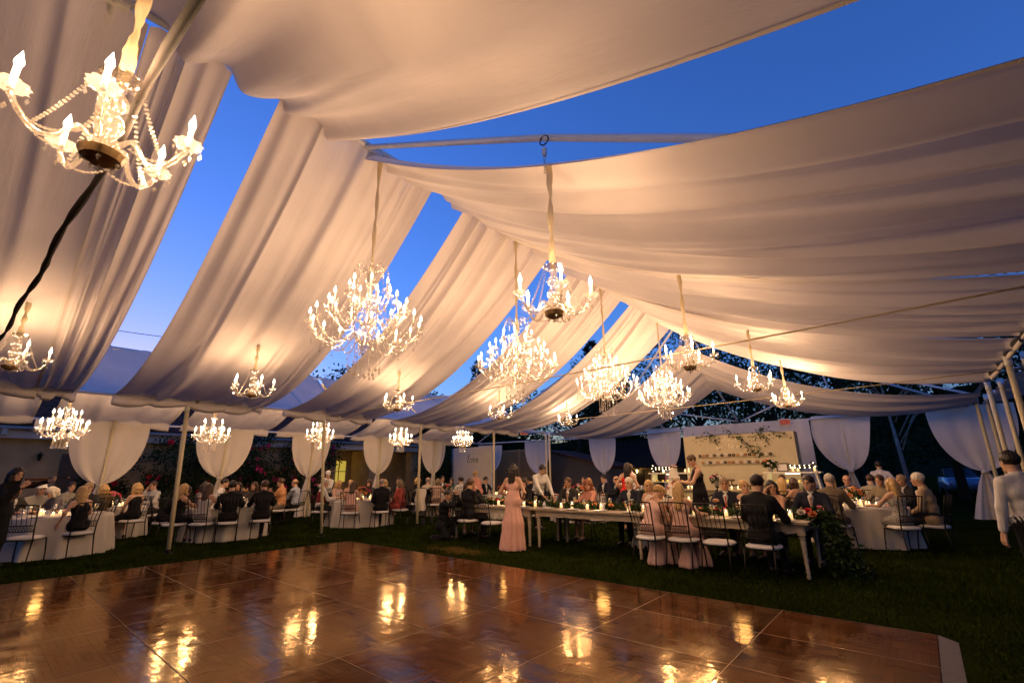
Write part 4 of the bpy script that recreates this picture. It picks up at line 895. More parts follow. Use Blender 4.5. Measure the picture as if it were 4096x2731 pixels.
# ---- hand template (left hand, palm down, fingers along +Y, thumb towards +X)
def hand_template(curl, h=.0065):
    cp = [((x, .008, 0), (x*1.25, .082, 0), .0150, .0125) for x in (-.024, -.008, .008, .024)]+[((0, -.045, .0), (0, .02, 0), .026, .022)]
    for x, L in ((-.033, .052), (-.011, .068), (.011, .070), (.033, .062)):
        b = np.array((x, .084, 0)); a1 = curl*.55; a2 = curl*1.5; m_ = b+L*.52*np.array((x*.6, math.cos(a1), -math.sin(a1))); t = m_+L*.48*np.array((x*.3, math.cos(a2), -math.sin(a2)))
        cp += [(b, m_, .0098, .0088), (m_, t, .0088, .0072)]
    cp += [((.024, .015, -.004), (.050, .046, -.016), .0145, .0115), ((.050, .046, -.016), (.052, .080, -.030), .0110, .0088)]
    return skin_mesh([(np.array(a), np.array(b), r, q) for a, b, r, q in cp], h, .006)
HAND = {'relax': hand_template(.55), 'grip': hand_template(1.25), 'flat': hand_template(.12)}
SKIN = [mat('skin_'+str(i), c, .5, 0, .12, 25, .1, 80) for i, c in enumerate(((.52, .30, .19), (.44, .23, .13), (.58, .36, .25), (.33, .165, .09)))]
EYEM = mat('eye_brow_dark', (.03, .02, .015), .3); LIPM = mat('lips', (.42, .13, .10), .45)
SHOE = mat('dark_shoe', (.02, .014, .010), .35)
def fabric_m(c): return mat('garment_%02d_%02d_%02d' % tuple(int(x*99) for x in c), c, .8, 0, .06, 8, .6, 9, spec=.15, stretch=(4, 4, .7))
def rx(a): c, s = math.cos(a), math.sin(a); return np.array([[1, 0, 0], [0, c, -s], [0, s, c]])
def ry(a): c, s = math.cos(a), math.sin(a); return np.array([[c, 0, s], [0, 1, 0], [-s, 0, c]])
def rz_(a): c, s = math.cos(a), math.sin(a); return np.array([[c, -s, 0], [s, c, 0], [0, 0, 1]])
def ik(Sh, T, l1, l2, pole):
    v = T-Sh; L = np.linalg.norm(v); mx = (l1+l2)*.995
    if L > mx: T = Sh+v/L*mx; v = T-Sh; L = mx
    d = v/L; a = (l1*l1-l2*l2+L*L)/(2*L); hgt = math.sqrt(max(0, l1*l1-a*a)); p = pole-d*(pole@d); p /= np.linalg.norm(p)+1e-9
    return Sh+d*a+p*hgt, T
HANDS = {'table': ((-.20, .43, .80), (.20, .43, .80)), 'lap': ((-.09, .27, .66), (.09, .30, .66)), 'chin': ((-.15, .42, .80), (.05, .22, 1.10)), 'glass': ((-.2, .40, .79), (.16, .40, .93)),
         'phone': ((-.05, .36, .72), (.09, .36, .72)), 'fold': ((-.12, .36, .81), (.10, .38, .81)), 'side': ((-.30, .05, .62), (.20, .40, .79)), 'down': ((-.26, .05, .80), (.26, .05, .80)),
         'hold': ((-.10, .40, 1.10), (.12, .42, 1.12)), 'box': ((-.13, .43, 1.26), (.13, .43, 1.27)), 'serve': ((-.22, .50, .86), (.10, .52, .90)), 'violin': ((-.06, .55, 1.42), (.22, .30, 1.32)), 'hips': ((-.17, .16, 1.02), (.17, .16, 1.02)), 'pray': ((-.04, .34, .98), (.04, .34, .98))}
NP = [0]
def person(x, y, face, label, sex='m', pose='sit', hands='table', out=('suit', (.02, .02, .025), (.7, .68, .64), None), hair=('short', 'brown'), lean=6, side=0, hy=0, hp=0, s=None, skin=0, lod=None, hipx=0, twist=0):
    NP[0] += 1; fem = sex == 'f'; s = s or (.94 if fem else 1.0)
    if isinstance(face, tuple): face = math.atan2(face[1]-y, face[0]-x)
    dist = math.hypot(x, y); far = dist > 12.2 if lod is None else lod; hb, hg = (.036, .031) if far else (.027, .0225)
    o = empty('person', (x, y, 0), face-pi/2); tag(o, label, 'person')
    seated = pose == 'sit'; pz = {'sit': .475+.105, 'stand': .93*s, 'bend': .93*s, 'squat': .34}[pose]
    pel = np.array((0., -.02 if seated else 0, pz)); A = np.array
    Rt = rz_(twist)@ry(R(side))@rx(-R(lean)); tp = lambda a, b, c: pel+Rt@(A((a, b, c))*s)
    sw = .152 if fem else .178
    # legs
    if seated: kn = [A((q*.095, .41*s, .50)) for q in (-1, 1)]; an = [A((q*.095, .40*s, .085)) for q in (-1, 1)]
    elif pose == 'squat': kn = [A((-.13, .30, .46)), A((.13, .20, .10))]; an = [A((-.12, .12, .08)), A((.12, -.18, .08))]
    else: kn = [A((q*.085, .015, .49*s)) for q in (-1, 1)]; an = [A((q*.09, -.02+.03*q, .085)) for q in (-1, 1)]
    hpj = [pel+A((q*.085*s, 0, -.02)) for q in (-1, 1)]; toe = [a+A((q*.02, .15, -.045)) for a, q in zip(an, (-1, 1))]
    wf = .083 if fem else .103
    core = [(tp(-.07, 0, .02), tp(.07, 0, .02), .108*s, .108*s), (tp(-.045, 0, .17), tp(.045, 0, .17), wf*s, wf*s), (tp(-.07, 0, .33), tp(.07, 0, .33), (.088 if fem else .105)*s,)*1+((.088 if fem else .105)*s,), (tp(0, 0, .05), tp(0, 0, .40), .09*s, .09*s)]
    core = [(c[0], c[1], c[2], c[3]) for c in core]
    bust = [(tp(q*.06, .065, .315), tp(q*.055, .06, .33), .048*s, .045*s) for q in (-1, 1)] if fem else []
    shl = [(tp(-(sw-.03), -.005, .445), tp(sw-.03, -.005, .445), .056*s, .056*s)]+[(tp(q*.11, -.005, .455), tp(0, -.01, .52), .042*s, .042*s) for q in (-1, 1)]
    neck = [(tp(0, -.01, .46), tp(0, .005, .56), .050*s, .048*s)]
    # arms
    sh = [tp(q*sw, 0, .445) for q in (-1, 1)]; tg = [A(v, float) for v in HANDS[hands]]
    if hands == 'chin' or hands == 'violin': pass
    el = []; wr = []
    for q, S0, T0 in zip((-1, 1), sh, tg):
        T1 = T0*A((1, 1, 1)); e, w_ = ik(S0, T1, .285*s, .255*s, A((q*.55, -.35, -.8))); el.append(e); wr.append(w_)
    arms = []; 
    for q in (0, 1): arms += [(sh[q], el[q], .046*s, .038*s), (el[q], wr[q], .037*s, .026*s)]
    legs = []
    for q in (0, 1): legs += [(hpj[q], kn[q], .080*s, .054*s), (kn[q], an[q], .053*s, .036*s), (an[q], toe[q], .036, .028)]
    shrink = .90; body = [(a, b, r*shrink, t*shrink) for a, b, r, t in core+bust+shl+legs]+neck+arms if out[0] != 'dress' else core+bust+shl+neck+arms+[(a, b, r*.92, t*.92) for a, b, r, t in legs]
    BV, BQ = skin_mesh(body, hb)
    # head
    hR = Rt@rz_(R(hy))@rx(-R(hp)); hs_ = s*(.98 if fem else 1.0); hc = tp(0, .022, .565)+hR@A((0, .012, .105))*hs_; hV, hQ, hm = HEAD[(int(fem), .013 if far else .0085)]
    Vs = [BV, hc+(hV*hs_)@hR.T]; Qs = [BQ, hQ+len(BV)]; ms = [np.zeros(len(BQ), int), hm]; nv = len(BV)+len(hV)
    for q in (0, 1):
        d = wr[q]-el[q]; d /= np.linalg.norm(d)
        if hands in ('down', 'side') and (q == 0 or hands == 'down'): up = A(((-1, 1)[q]*1., 0, 0))
        elif hands in ('phone', 'hold', 'box', 'serve', 'violin', 'pray'): up = A(((-1, 1)[q]*.8, 0, -.4))
        else: up = A((0, 0, 1.))
        up = up-d*(up@d); up /= np.linalg.norm(up); xx = np.cross(d, up); HV, HQ = HAND['grip' if hands in ('hold', 'box', 'phone', 'violin', 'glass', 'pray') else 'relax']
        HV = HV.copy(); HQ = HQ.copy()
        if q == 1: HV[:, 0] *= -1; HQ = HQ[:, ::-1]
        Vs.append(wr[q]+d*.03*s+(HV*s)@np.stack([xx, d, up])); Qs.append(HQ+nv); ms.append(np.zeros(len(HQ), int)); nv += len(HV)
    me = fast_mesh('body', np.concatenate(Vs), np.concatenate(Qs)); me.polygons.foreach_set('material_index', np.concatenate(ms).astype(np.int32))
    sk = SKIN[skin]; [me.materials.append(m_) for m_ in (sk, EYEM, LIPM)]; obj('body', me, None, o)
    if hair and hair[0] != 'none':
        Mx = Matrix.Identity(4); hh = obj('hat' if hair[0] in ('cap', 'toque') else 'hair', hair_me(hair[0]), HAIRM.get(hair[1]) or MATS[hair[1]], o)
        Mx = Matrix([list(hR[i]*hs_*1.0)+[hc[i]] for i in range(3)]+[[0, 0, 0, 1]]); hh.matrix_local = Mx
    G = lambda L, g: [(a, b, r+g, t+g) for a, b, r, t in L]
    def part(name, caps, col, k=.03, ripple=None, hh=None, clip=None):
        V, Q = skin_mesh(caps, hh or hg, k)
        if ripple:
            z0, amp, n, cx, cy_ = ripple; t = np.clip((z0-V[:, 2])/.5, 0, 1); a = np.arctan2(V[:, 1]-cy_, V[:, 0]-cx); f = 1+t*amp*(np.sin(n*a+NP[0])+.5*np.sin((n*1.7)*a+2)); V[:, 0] = cx+(V[:, 0]-cx)*f; V[:, 1] = cy_+(V[:, 1]-cy_)*f
        V[:, 2] = np.maximum(V[:, 2], .012)
        return obj(name, fast_mesh(name, V, Q), fabric_m(col) if not isinstance(col, bpy.types.Material) else col, o)
    slv = [(sh[0], el[0], .046*s, .040*s), (el[0], el[0]+(wr[0]-el[0])*.93, .040*s, .031*s), (sh[1], el[1], .046*s, .040*s), (el[1], el[1]+(wr[1]-el[1])*.93, .040*s, .031*s)]
    pants = [core[0]]+[c for c in legs if True]; pants = [(a, b, r, t) for i, (a, b, r, t) in enumerate(pants) if i not in (3, 6)]
    feet = [(a+A((0, -.03, -.02)), t+A((0, .02, .0)), .044, .036) for a, t in zip(an, toe)]
    kind = out[0]
    if kind == 'suit':
        flap = [(tp(-.08, 0, -.02), tp(.08, 0, -.02), .112*s, .112*s)]
        part('jacket', G(core[1:]+shl+slv+flap, .016), out[1]); part('trousers', G(pants, .012), out[4] if len(out) > 4 else out[1]); [part('shoe', [f_], SHOE) for f_ in feet]
        sb = part('shirt', [(tp(0, .088, .45), tp(0, .112, .24), .044*s, .016*s), (tp(0, -.005, .485), tp(0, .008, .525), .064*s, .060*s)], out[2], .02, hh=.014)
        if out[3]: part('necktie', [(tp(0, .128, .44), tp(0, .135, .43), .020*s, .016*s), (tp(0, .130, .43), tp(0, .138, .20), .011*s, .020*s)], out[3], .01, hh=.011)
    elif kind == 'shirt':
        part('shirt', G(core+shl+slv, .012)+[(tp(0, -.005, .485), tp(0, .006, .52), .062*s, .058*s)], out[1]); part('trousers', G(pants, .012), out[2]); [part('shoe', [f_], SHOE) for f_ in feet]
        if len(out) > 3 and out[3]: part('waistcoat', G(core[1:3], .024), out[3])
    elif kind == 'top':   # sleeved blouse or dress
        if seated: sk_ = G(pants[:1], .014)+[(hpj[q], kn[q], .092, .074) for q in (0, 1)]+[(tp(0, .05, 0), A((0, .40*s, .50)), .095, .085)]
        else: sk_ = [(pel, A((0, 0, .45*s)), .135*s, .15*s)]
        part('dress', G(core+bust+shl+slv, .011)+sk_, out[1], .045); [part('shoe', [f_], SHOE) for f_ in feet]
    elif kind == 'dress':  # bare arms; out = ('dress', colour, long?, 'straps'|'one'|'none'|'wide')
        top = G(core+bust, .011)
        if seated:
            sk_ = [(hpj[q], kn[q], .095, .078) for q in (0, 1)]+[(tp(0, .05, 0), A((0, .40*s, .50)), .10, .09)]
            if out[2]: sk_ += [(A((q*.07, .40*s, .48)), A((q*.12, .42*s, .06)), .085, .14) for q in (-1, 1)]+[(A((0, .12, .44)), A((0, .10, .06)), .06, .15)]
            rp = (.46, .07, 11, 0, .3) if out[2] else None
        else:
            if out[2]: sk_ = [(tp(0, 0, .14), A((0, 0, .50*s)), .115*s, .205*s), (A((0, 0, .50*s)), A((0, -.03, .04)), .205*s, .262*s)]; rp = (1.02*s, .10, 13, 0, -.01)
            else: sk_ = [(pel, A((0, 0, .50*s)), .135*s, .125*s)]; rp = None
        st = out[3] if len(out) > 3 else 'straps'; sv = []
        if st in ('straps', 'wide'):
            for q in (-1, 1): sv += [(tp(q*.07, .085, .36), tp(q*.085, .02, .50), .012 if st == 'straps' else .03,)*1+(.012 if st == 'straps' else .03,), (tp(q*.085, .02, .50), tp(q*.075, -.085, .36), .012 if st == 'straps' else .03, .012 if st == 'straps' else .03)]
        if st == 'one': sv += [(tp(-.08, .08, .34), tp(-.11, .02, .495), .035, .035), (tp(-.11, .02, .495), tp(-.06, -.085, .34), .035, .035)]
        d_ = part('dress', top+sk_, out[1], .05, rp, .017 if (rp and not far) else None)
        if sv: part('shoulder_strap', sv, out[1], .012, hh=.014)
        [part('shoe', [f_], SHOE) for f_ in feet]
    return o
BLK = (.010, .010, .012); NAVY = (.014, .016, .028); CHAR = (.03, .028, .028); WHT = (.66, .63, .58); BLUSH = (.66, .40, .31); TWEED = (.13, .10, .065); TAN = (.42, .30, .17)
MATS['white_hat'] = mat('white_hat_cloth', (.68, .66, .62), .8)
def suit(c=BLK, tie=None, sh=WHT, tr=None): return ('suit', c, sh, tie, tr or c)
T = TB
def sitter(x, y, face, label, ch=True, chl=None, **kw):
    if isinstance(face, tuple): face = math.atan2(face[1]-y, face[0]-x)
    if ch: chair(x, y, face, 'iron chair under '+' '.join(('the '+label).split()[:12]))
    return person(x, y, face, label, **kw)
# --- left edge
o = person(-12.35, .62, R(55), 'violinist in black playing at the left picture edge', 'f', 'stand', 'violin', ('top', BLK), ('long', 'dark'), 3, hy=-25, hp=8, s=.97)
sitter(-14.55, .80, T['T1'], 'grey-haired guest behind the violin bow', sex='m', out=suit(CHAR), hair=('short', 'gray'))
sitter(-14.8, 1.22, T['T1'], 'guest in a white flat cap left of the white-haired woman', sex='m', out=('shirt', (.3, .28, .25), CHAR), hair=('cap', 'white_hat'))
sitter(-14.55, 1.55, R(-70), 'older woman with short white-blond hair looking down', sex='f', out=('top', (.10, .09, .10)), hair=('bob', 'white'), hp=18, lean=12)
sitter(-14.75, 2.05, T['T1'], 'guest half hidden behind the blond woman in black', sex='m', out=suit(CHAR), hair=('short', 'ash'))
sitter(-12.75, 1.72, R(200), 'blond long-haired woman in black near the empty front chair', sex='f', hands='side', out=('dress', BLK, 0, 'straps'), hair=('long', 'blond'), hy=-35, lean=10)
chair(-12.55, 1.02, R(150), 'empty iron chair nearest the left edge, beside the violinist')
chair(-13.6, .35, R(90), 'empty iron chair half hidden behind the violinist')
sitter(-17.1, 1.95, T['T1b'], 'man with glasses left of the pink roses', sex='m', out=('shirt', (.3, .27, .22), CHAR), hair=('short', 'brown'), hy=-30)
sitter(-15.1, 2.38, R(190), 'blond woman in a brown lace top below the first curtain', sex='f', out=('top', (.10, .065, .035)), hair=('bob', 'blond'), hy=10)
sitter(-16.75, 3.75, T['T1b'], 'man resting chin on his hand below the first curtain', sex='m', hands='chin', out=('shirt', (.5, .47, .43), CHAR), hair=('short', 'brown'))
sitter(-15.0, 3.0, R(200), 'curly blond woman in black looking left, legs crossed', sex='f', hands='lap', out=('dress', BLK, 0, 'wide'), hair=('curly', 'blond'), hy=20, lean=4)
# --- T2
sitter(-13.75, 3.35, R(75), 'man in a dark suit bending forward beside the front left post', sex='m', out=suit(BLK), hair=('short', 'dark'), lean=28, hp=22)
sitter(-13.05, 3.42, T['T2'], 'blond long-haired woman in black seen from behind the front left post', sex='f', out=('dress', BLK, 0, 'wide'), hair=('half', 'blond'))
sitter(-14.6, 4.3, R(40), 'curly dark-haired woman below the second curtain facing right', sex='f', out=('top', (.12, .10, .12)), hair=('curly', 'dark'))
sitter(-15.4, 5.0, R(60), 'young man in a white shirt in front of the second curtain', sex='m', out=('shirt', WHT, CHAR), hair=('short', 'dark'), s=1.06)
sitter(-12.66, 3.83, T['T2'], 'brown long-haired woman in white lace seen from behind', sex='f', out=('dress', (.50, .45, .42), 0, 'wide'), hair=('half', 'brown'))
sitter(-12.42, 4.28, T['T2'], 'dark-suited man seen from behind next to the white lace dress', sex='m', out=suit(BLK), hair=('short', 'dark'))
sitter(-14.64, 5.2, T['T2'], 'dark-haired woman facing the camera across the flowers', sex='f', out=('top', (.04, .03, .03)), hair=('bob', 'dark'))
sitter(-14.4, 5.55, T['T2'], 'brown-haired guest behind the dark-suited man', sex='f', out=('top', (.05, .04, .04)), hair=('long', 'brown'))
sitter(-12.34, 4.98, R(165), 'brown-haired man in a dark suit turned left, right of the suited back', sex='m', out=suit(BLK), hair=('short', 'brown'), hy=20)
sitter(-15.3, 6.72, R(225), 'man in a peach shirt turned away in front of the dark shrubs', sex='m', hands='pray', out=('shirt', (.62, .30, .14), (.25, .2, .13)), hair=('short', 'brown'), s=1.04)
sitter(-15.3, 7.15, R(215), 'bald man in a light blue shirt behind the peach-shirt man', sex='m', hands='fold', out=('shirt', (.34, .38, .46), CHAR), hair=('fringe', 'ash'))
# --- T3
sitter(-13.75, 7.2, R(75), 'white-haired man in a white shirt behind the second post', sex='m', hands='fold', out=('shirt', WHT, CHAR, (.2, .03, .03)), hair=('short', 'white'), s=1.02)
person(-15.8, 8.5, R(-60), 'waiter in a white hat partly behind the third curtain', 'm', 'stand', 'hold', ('shirt', WHT, BLK), ('toque', 'white_hat'), s=.92)
sitter(-14.60, 8.15, T['T3'], 'long-haired blond woman facing the camera, looking down', sex='f', out=('dress', (.45, .36, .33), 0, 'wide'), hair=('long', 'blond'), hp=14)
sitter(-14.62, 8.62, T['T3'], 'woman with a blond updo beside the long-haired blond', sex='f', out=('dress', (.45, .33, .28), 0, 'straps'), hair=('updo', 'blond'), hy=-30)
sitter(-12.55, 7.48, T['T3'], 'brown-haired woman in a strapless blush dress, back to the camera', sex='f', out=('dress', BLUSH, 0, 'none'), hair=('half', 'brown'), lean=14)
sitter(-14.3, 9.15, T['T3'], 'curly brown-haired guest behind the coral flowers', sex='f', out=('top', (.05, .04, .04)), hair=('curly', 'brown'))
sitter(-12.15, 8.22, R(160), 'bald grey man in a black suit facing left', sex='m', hands='lap', out=suit(BLK), hair=('fringe', 'gray'), hy=15)
sitter(-13.85, 9.5, T['T3'], 'short-haired blond woman behind the bald man', sex='f', out=('top', (.3, .26, .2)), hair=('bob', 'blond'))
sitter(-15.3, 11.1, R(-60), 'dark-haired guest far behind the fourth curtain', sex='m', out=suit(CHAR), hair=('short', 'dark'))
FLOR = mat('floral_dress', (.35, .06, .045), .8, 0, .95, 7)
sitter(-12.28, 9.0, R(190), 'short-haired grey-blond woman in a red floral dress', sex='f', hands='lap', out=('top', FLOR), hair=('bob', 'ash'), hy=10)
# --- T4
sitter(-14.2, 11.05, R(60), 'blond woman in black sequins left of the third post', sex='f', out=('top', BLK), hair=('bob', 'blond'), hy=-20, s=1.0)
sitter(-13.66, 11.12, T['T4'], 'bald man left of the blond bob in front of the love wall', sex='m', out=('shirt', (.5, .42, .33), CHAR), hair=('fringe', 'gray'))
sitter(-13.2, 11.22, T['T4'], 'woman with a blond bob and pale pink top, back to the camera', sex='f', out=('top', (.55, .36, .28)), hair=('bob', 'ash'))
sitter(-14.95, 12.95, T['T4'], 'dark-haired man at the back left of the love wall table', sex='m', out=suit(NAVY), hair=('short', 'dark'), s=1.04)
sitter(-14.65, 13.2, T['T4'], 'dark-haired woman in front of the love wall', sex='f', out=('top', (.04, .10, .10)), hair=('long', 'dark'))
sitter(-14.3, 13.4, T['T4'], 'brown-haired man in front of the love wall', sex='m', out=suit(CHAR), hair=('short', 'brown'), hy=20)
sitter(-12.72, 11.95, R(150), 'man in a white shirt turned away right of the white flowers', sex='m', out=('shirt', WHT, BLK), hair=('short', 'dark'))
# --- T7 and behind the bridesmaid
sitter(-12.5, 12.9, T['T7'], 'dark-haired man right of the love wall flowers', sex='m', out=suit(BLK), hair=('short', 'dark'))
person(-11.0, 11.05, R(150), 'woman in a pink one-shoulder dress leaning over behind the farm table', 'f', 'bend', 'serve', ('dress', (.60, .27, .20), 1, 'one'), ('updo', 'blond'), 30, s=.97)
sitter(-11.6, 13.9, T['T7'], 'bald guest behind the bridesmaid', sex='m', out=suit(CHAR), hair=('fringe', 'brown'))
sitter(-11.1, 13.9, T['T7'], 'man in a dark suit just right of the bridesmaid', sex='m', out=suit(BLK), hair=('short', 'brown'))
sitter(-10.55, 13.55, T['T7'], 'dark long-haired woman behind the red flowers', sex='f', out=('top', BLK), hair=('long', 'dark'))
sitter(-10.25, 12.9, T['T7'], 'dark-haired man seen from behind right of the red flowers', sex='m', out=suit(BLK), hair=('short', 'dark'))
sitter(-9.75, 12.75, T['T5'], 'woman with a dark bob behind the red-haired woman', sex='f', out=('top', BLK), hair=('bob', 'dark'), hy=-20)
# --- T5
sitter(-9.1, 14.4, T['T5'], 'dark-haired man in a suit behind the red and white flowers', sex='m', out=suit(BLK), hair=('short', 'dark'))
sitter(-7.72, 12.55, T['T5'], 'blond long-haired woman seen from behind at the far round table', sex='f', out=('dress', (.4, .28, .18), 0, 'wide'), hair=('half', 'blond'))
sitter(-8.25, 14.45, T['T5'], 'dark-haired man in a navy suit left of the red dress', sex='m', out=suit(NAVY), hair=('short', 'dark'), s=1.05)
sitter(-7.45, 13.9, T['T5'], 'bald man left of the red dress woman', sex='m', out=suit(BLK), hair=('fringe', 'dark'))
person(-6.0, 11.6, R(110), 'standing woman in a red dress seen from behind', 'f', 'stand', 'hips', ('dress', (.70, .035, .02), 0, 'wide'), ('half', 'dark'), 2, side=4, s=1.0)
person(-6.6, 13.2, R(-120), 'blond waiter in a white shirt behind the red dress', 'f', 'stand', 'hold', ('shirt', WHT, BLK), ('short', 'ash'), s=1.0)
# --- farm table, far side (facing the camera)
FT = lambda x: (x, 8.6)
sitter(-9.25, 8.75, R(-20), 'dark-haired woman leaning in at the far left end of the farm table', sex='f', out=('top', (.28, .26, .26)), hair=('bob', 'brown'), lean=22, hp=18, hy=-10)
sitter(-7.95, 9.72, FT(-7.9), 'dark-haired man in a suit and pale tie facing the camera', sex='m', out=suit(BLK, (.6, .42, .3)), hair=('short', 'dark'))
person(-8.1, 10.45, R(-25), 'waiter in a white shirt leaning over behind the farm table', 'm', 'bend', 'serve', ('shirt', WHT, BLK), ('short', 'dark'), 26, s=1.03)
sitter(-6.55, 9.72, FT(-6.4), 'bearded man with his hand to his mouth at the farm table', sex='m', hands='chin', out=suit(CHAR, (.5, .25, .15)), hair=('short', 'brown'), skin=1)
sitter(-5.95, 9.70, FT(-6.3), 'woman with red curled hair in a sequinned rose dress', sex='f', out=('top', (.48, .22, .16)), hair=('curly', 'red'), hy=35)
sitter(-4.95, 9.75, FT(-4.9), 'grey-haired man in a navy suit with open white collar', sex='m', out=suit(NAVY), hair=('short', 'white'), hy=-5)
sitter(-4.45, 9.68, FT(-4.6), 'blond bride in a strapless white gown looking left', sex='f', hands='lap', out=('dress', (.66, .60, .52), 1, 'none'), hair=('half', 'blond'), hy=30)
sitter(-2.95, 9.75, FT(-2.8), 'blond man in a dark suit with a red tie', sex='m', hands='glass', out=suit(NAVY, (.55, .10, .05)), hair=('short', 'ash'), hy=10, skin=1)
sitter(-2.58, 9.72, FT(-2.7), 'woman with a blond updo and thin blush straps looking left', sex='f', hands='lap', out=('dress', (.55, .38, .30), 0, 'straps'), hair=('updo', 'blond'), hy=45)
sitter(-2.08, 9.62, R(-110), 'brunette with bare shoulders turned right behind the dark-suited back', sex='f', hands='chin', out=('dress', (.5, .33, .25), 0, 'none'), hair=('long', 'dark'), hy=45)
sitter(-1.52, 9.70, R(-95), 'dark-haired man in a suit and rose tie at the right table end', sex='m', out=suit(NAVY, (.5, .25, .18)), hair=('short', 'dark'), s=1.04, hy=-12)
# --- farm table, near side
person(-8.72, 7.62, R(20), 'man in a dark suit crouching at the left end of the farm table', 'm', 'squat', 'pray', suit(BLK, (.4, .08, .04)), ('short', 'dark'), 8, hy=-10)
sitter(-8.2, 7.92, R(75), 'dark-suited man seen from behind with hand to his cheek', sex='m', hands='chin', out=suit(BLK), hair=('short', 'brown'), twist=.3)
chair(-7.35, 7.85, R(80), 'empty iron chair left of the standing bridesmaid')
person(-6.52, 7.58, R(105), 'bridesmaid standing in a long blush dress, back to the camera', 'f', 'stand', 'hips', ('dress', (.74, .43, .34), 1, 'straps'), ('half', 'dark'), 2, s=.97, lod=False)
sitter(-3.62, 7.74, R(82), 'bridesmaid with a low blond bun in a one-shoulder blush dress looking down', sex='f', hands='phone', out=('dress', (.70, .46, .38), 1, 'one'), hair=('updo', 'blond'), lean=20, side=6, hp=26, hy=-20, lod=False)
sitter(-3.10, 7.80, R(88), 'bridesmaid with loose blond hair in a sequinned blush dress', sex='f', hands='table', out=('dress', (.66, .41, .32), 1, 'straps'), hair=('half', 'blond'), lean=8, side=-5, hp=8, hy=15, lod=False)
chair(-2.55, 7.80, R(88), 'empty iron chair right of the two seated bridesmaids')
sitter(-1.93, 7.80, R(82), 'large dark-haired man in a black suit, back to the camera at the table end', sex='m', out=suit(BLK), hair=('short', 'dark'), s=1.08, lod=False)
# --- between farm table and bar
person(-3.78, 10.7, R(-150), 'short-haired server in a black sleeveless dress holding a box behind the cake', 'f', 'stand', 'box', ('dress', (.012, .010, .012), 1, 'wide'), ('crop', 'brown'), 3, hp=20, hy=12, s=1.08)
sitter(-2.62, 13.0, R(100), 'blond long-haired woman in black seen from behind left of the rose-tie man', sex='f', out=('dress', BLK, 0, 'straps'), hair=('half', 'blond'))
sitter(-2.95, 14.9, T['T8'], 'brown-haired man behind the blond woman near the right bar', sex='m', out=suit(CHAR), hair=('short', 'brown'))
sitter(-2.25, 14.4, T['T8'], 'bald man left of the peach roses', sex='m', out=('shirt', (.4, .3, .22), CHAR), hair=('fringe', 'dark'))
sitter(-2.1, 13.6, R(120), 'brown long-haired woman seen from behind left of the peach roses', sex='f', out=('top', BLK), hair=('half', 'brown'))
sitter(-2.25, 12.6, R(150), 'brunette woman in profile beside the rose-tie man', sex='f', out=('dress', (.3, .2, .15), 0, 'straps'), hair=('bob', 'brown'), hy=-40)
# --- T6
sitter(-1.47, 11.42, T['T6'], 'grey-haired man in a tweed jacket, back to the camera at the right table', sex='m', out=suit(TWEED), hair=('short', 'gray'), hy=35, s=1.05)
sitter(-1.75, 13.85, T['T6'], 'blond woman behind the peach roses', sex='f', out=('top', (.4, .36, .3)), hair=('bob', 'blond'))
sitter(-1.42, 13.95, T['T6'], 'balding man behind the peach roses', sex='m', out=('shirt', (.12, .12, .2), CHAR), hair=('fringe', 'brown'), skin=1)
sitter(-1.02, 14.7, R(80), 'man in a khaki shirt turned away from the right table', sex='m', out=('shirt', (.34, .29, .20), (.2, .17, .12)), hair=('short', 'brown'))
person(-.92, 17.2, R(95), 'waiter in a white shirt standing beyond the right-hand table', 'm', 'stand', 'hips', ('shirt', (.62, .58, .62), BLK), ('short', 'dark'), 4)
sitter(-.74, 13.75, T['T6'], 'man in dark sunglasses at the right table', sex='m', out=('shirt', (.2, .16, .1), CHAR), hair=('short', 'brown'), skin=1)
sitter(-.46, 11.72, T['T6'], 'long-haired blond woman in a black and white dress at the right table', sex='f', out=('dress', mat('speckled_dress', (.28, .26, .23), .8, 0, .9, 60), 0, 'wide'), hair=('half', 'blond'), hy=10)
sitter(-.32, 13.4, T['T6'], 'smiling man in a dark suit right of the blond woman', sex='m', out=suit(BLK), hair=('short', 'ash'), skin=1)
sitter(-.02, 12.3, R(165), 'grey-haired man in a beige jacket at the right end of the right table', sex='m', hands='lap', out=suit(TAN, None, WHT, CHAR), hair=('short', 'white'), s=1.06, skin=1)
person(.80, 7.7, R(120), 'waiter in a white shirt and black trousers at the right picture edge', 'm', 'stand', 'down', ('shirt', WHT, BLK), ('short', 'dark'), 3, s=.97)
# ================================================================== THINGS IN HANDS
def local(px, py, face, v):
    a = face-pi/2; return (px+v[0]*math.cos(a)-v[1]*math.sin(a), py+v[0]*math.sin(a)+v[1]*math.cos(a), v[2])
# violin and bow
VW = mat('violin_varnish', (.16, .05, .015), .25, 0, .2, 10, coat=.4)
vo = empty('violin', local(-12.35, .62, R(55), (-.08, .17, 1.43)), R(55)-pi/2+.25); tag(vo, 'brown violin held under the chin of the black-clad violinist', 'violin')
n = 24; out_ = []
for k in range(n):
    t = k/n*2*pi; y = .17*math.cos(t); w_ = (.085+.022*math.cos(2*t)-.012*math.cos(t))*abs(math.sin(t))**.7*(1 if math.sin(t) > 0 else -1); out_.append((w_*1.25, y+.17))
mb = MB(); mb.add([(x, y, 0) for x, y in out_]+[(x, y, .04) for x, y in out_], [tuple(range(n-1, -1, -1)), tuple(range(n, 2*n))]+[(k, (k+1) % n, n+(k+1) % n, n+k) for k in range(n)]); mb.build('sound_box', VW, vo)
mb = MB(); mb.box(-.012, .012, .30, .56, .035, .052); mb.build('neck', mat('ebony', (.01, .009, .008), .4), vo)
mb = MB(); mb.ball((0, .58, .05), .018, 8, 5); mb.build('scroll', VW, vo)
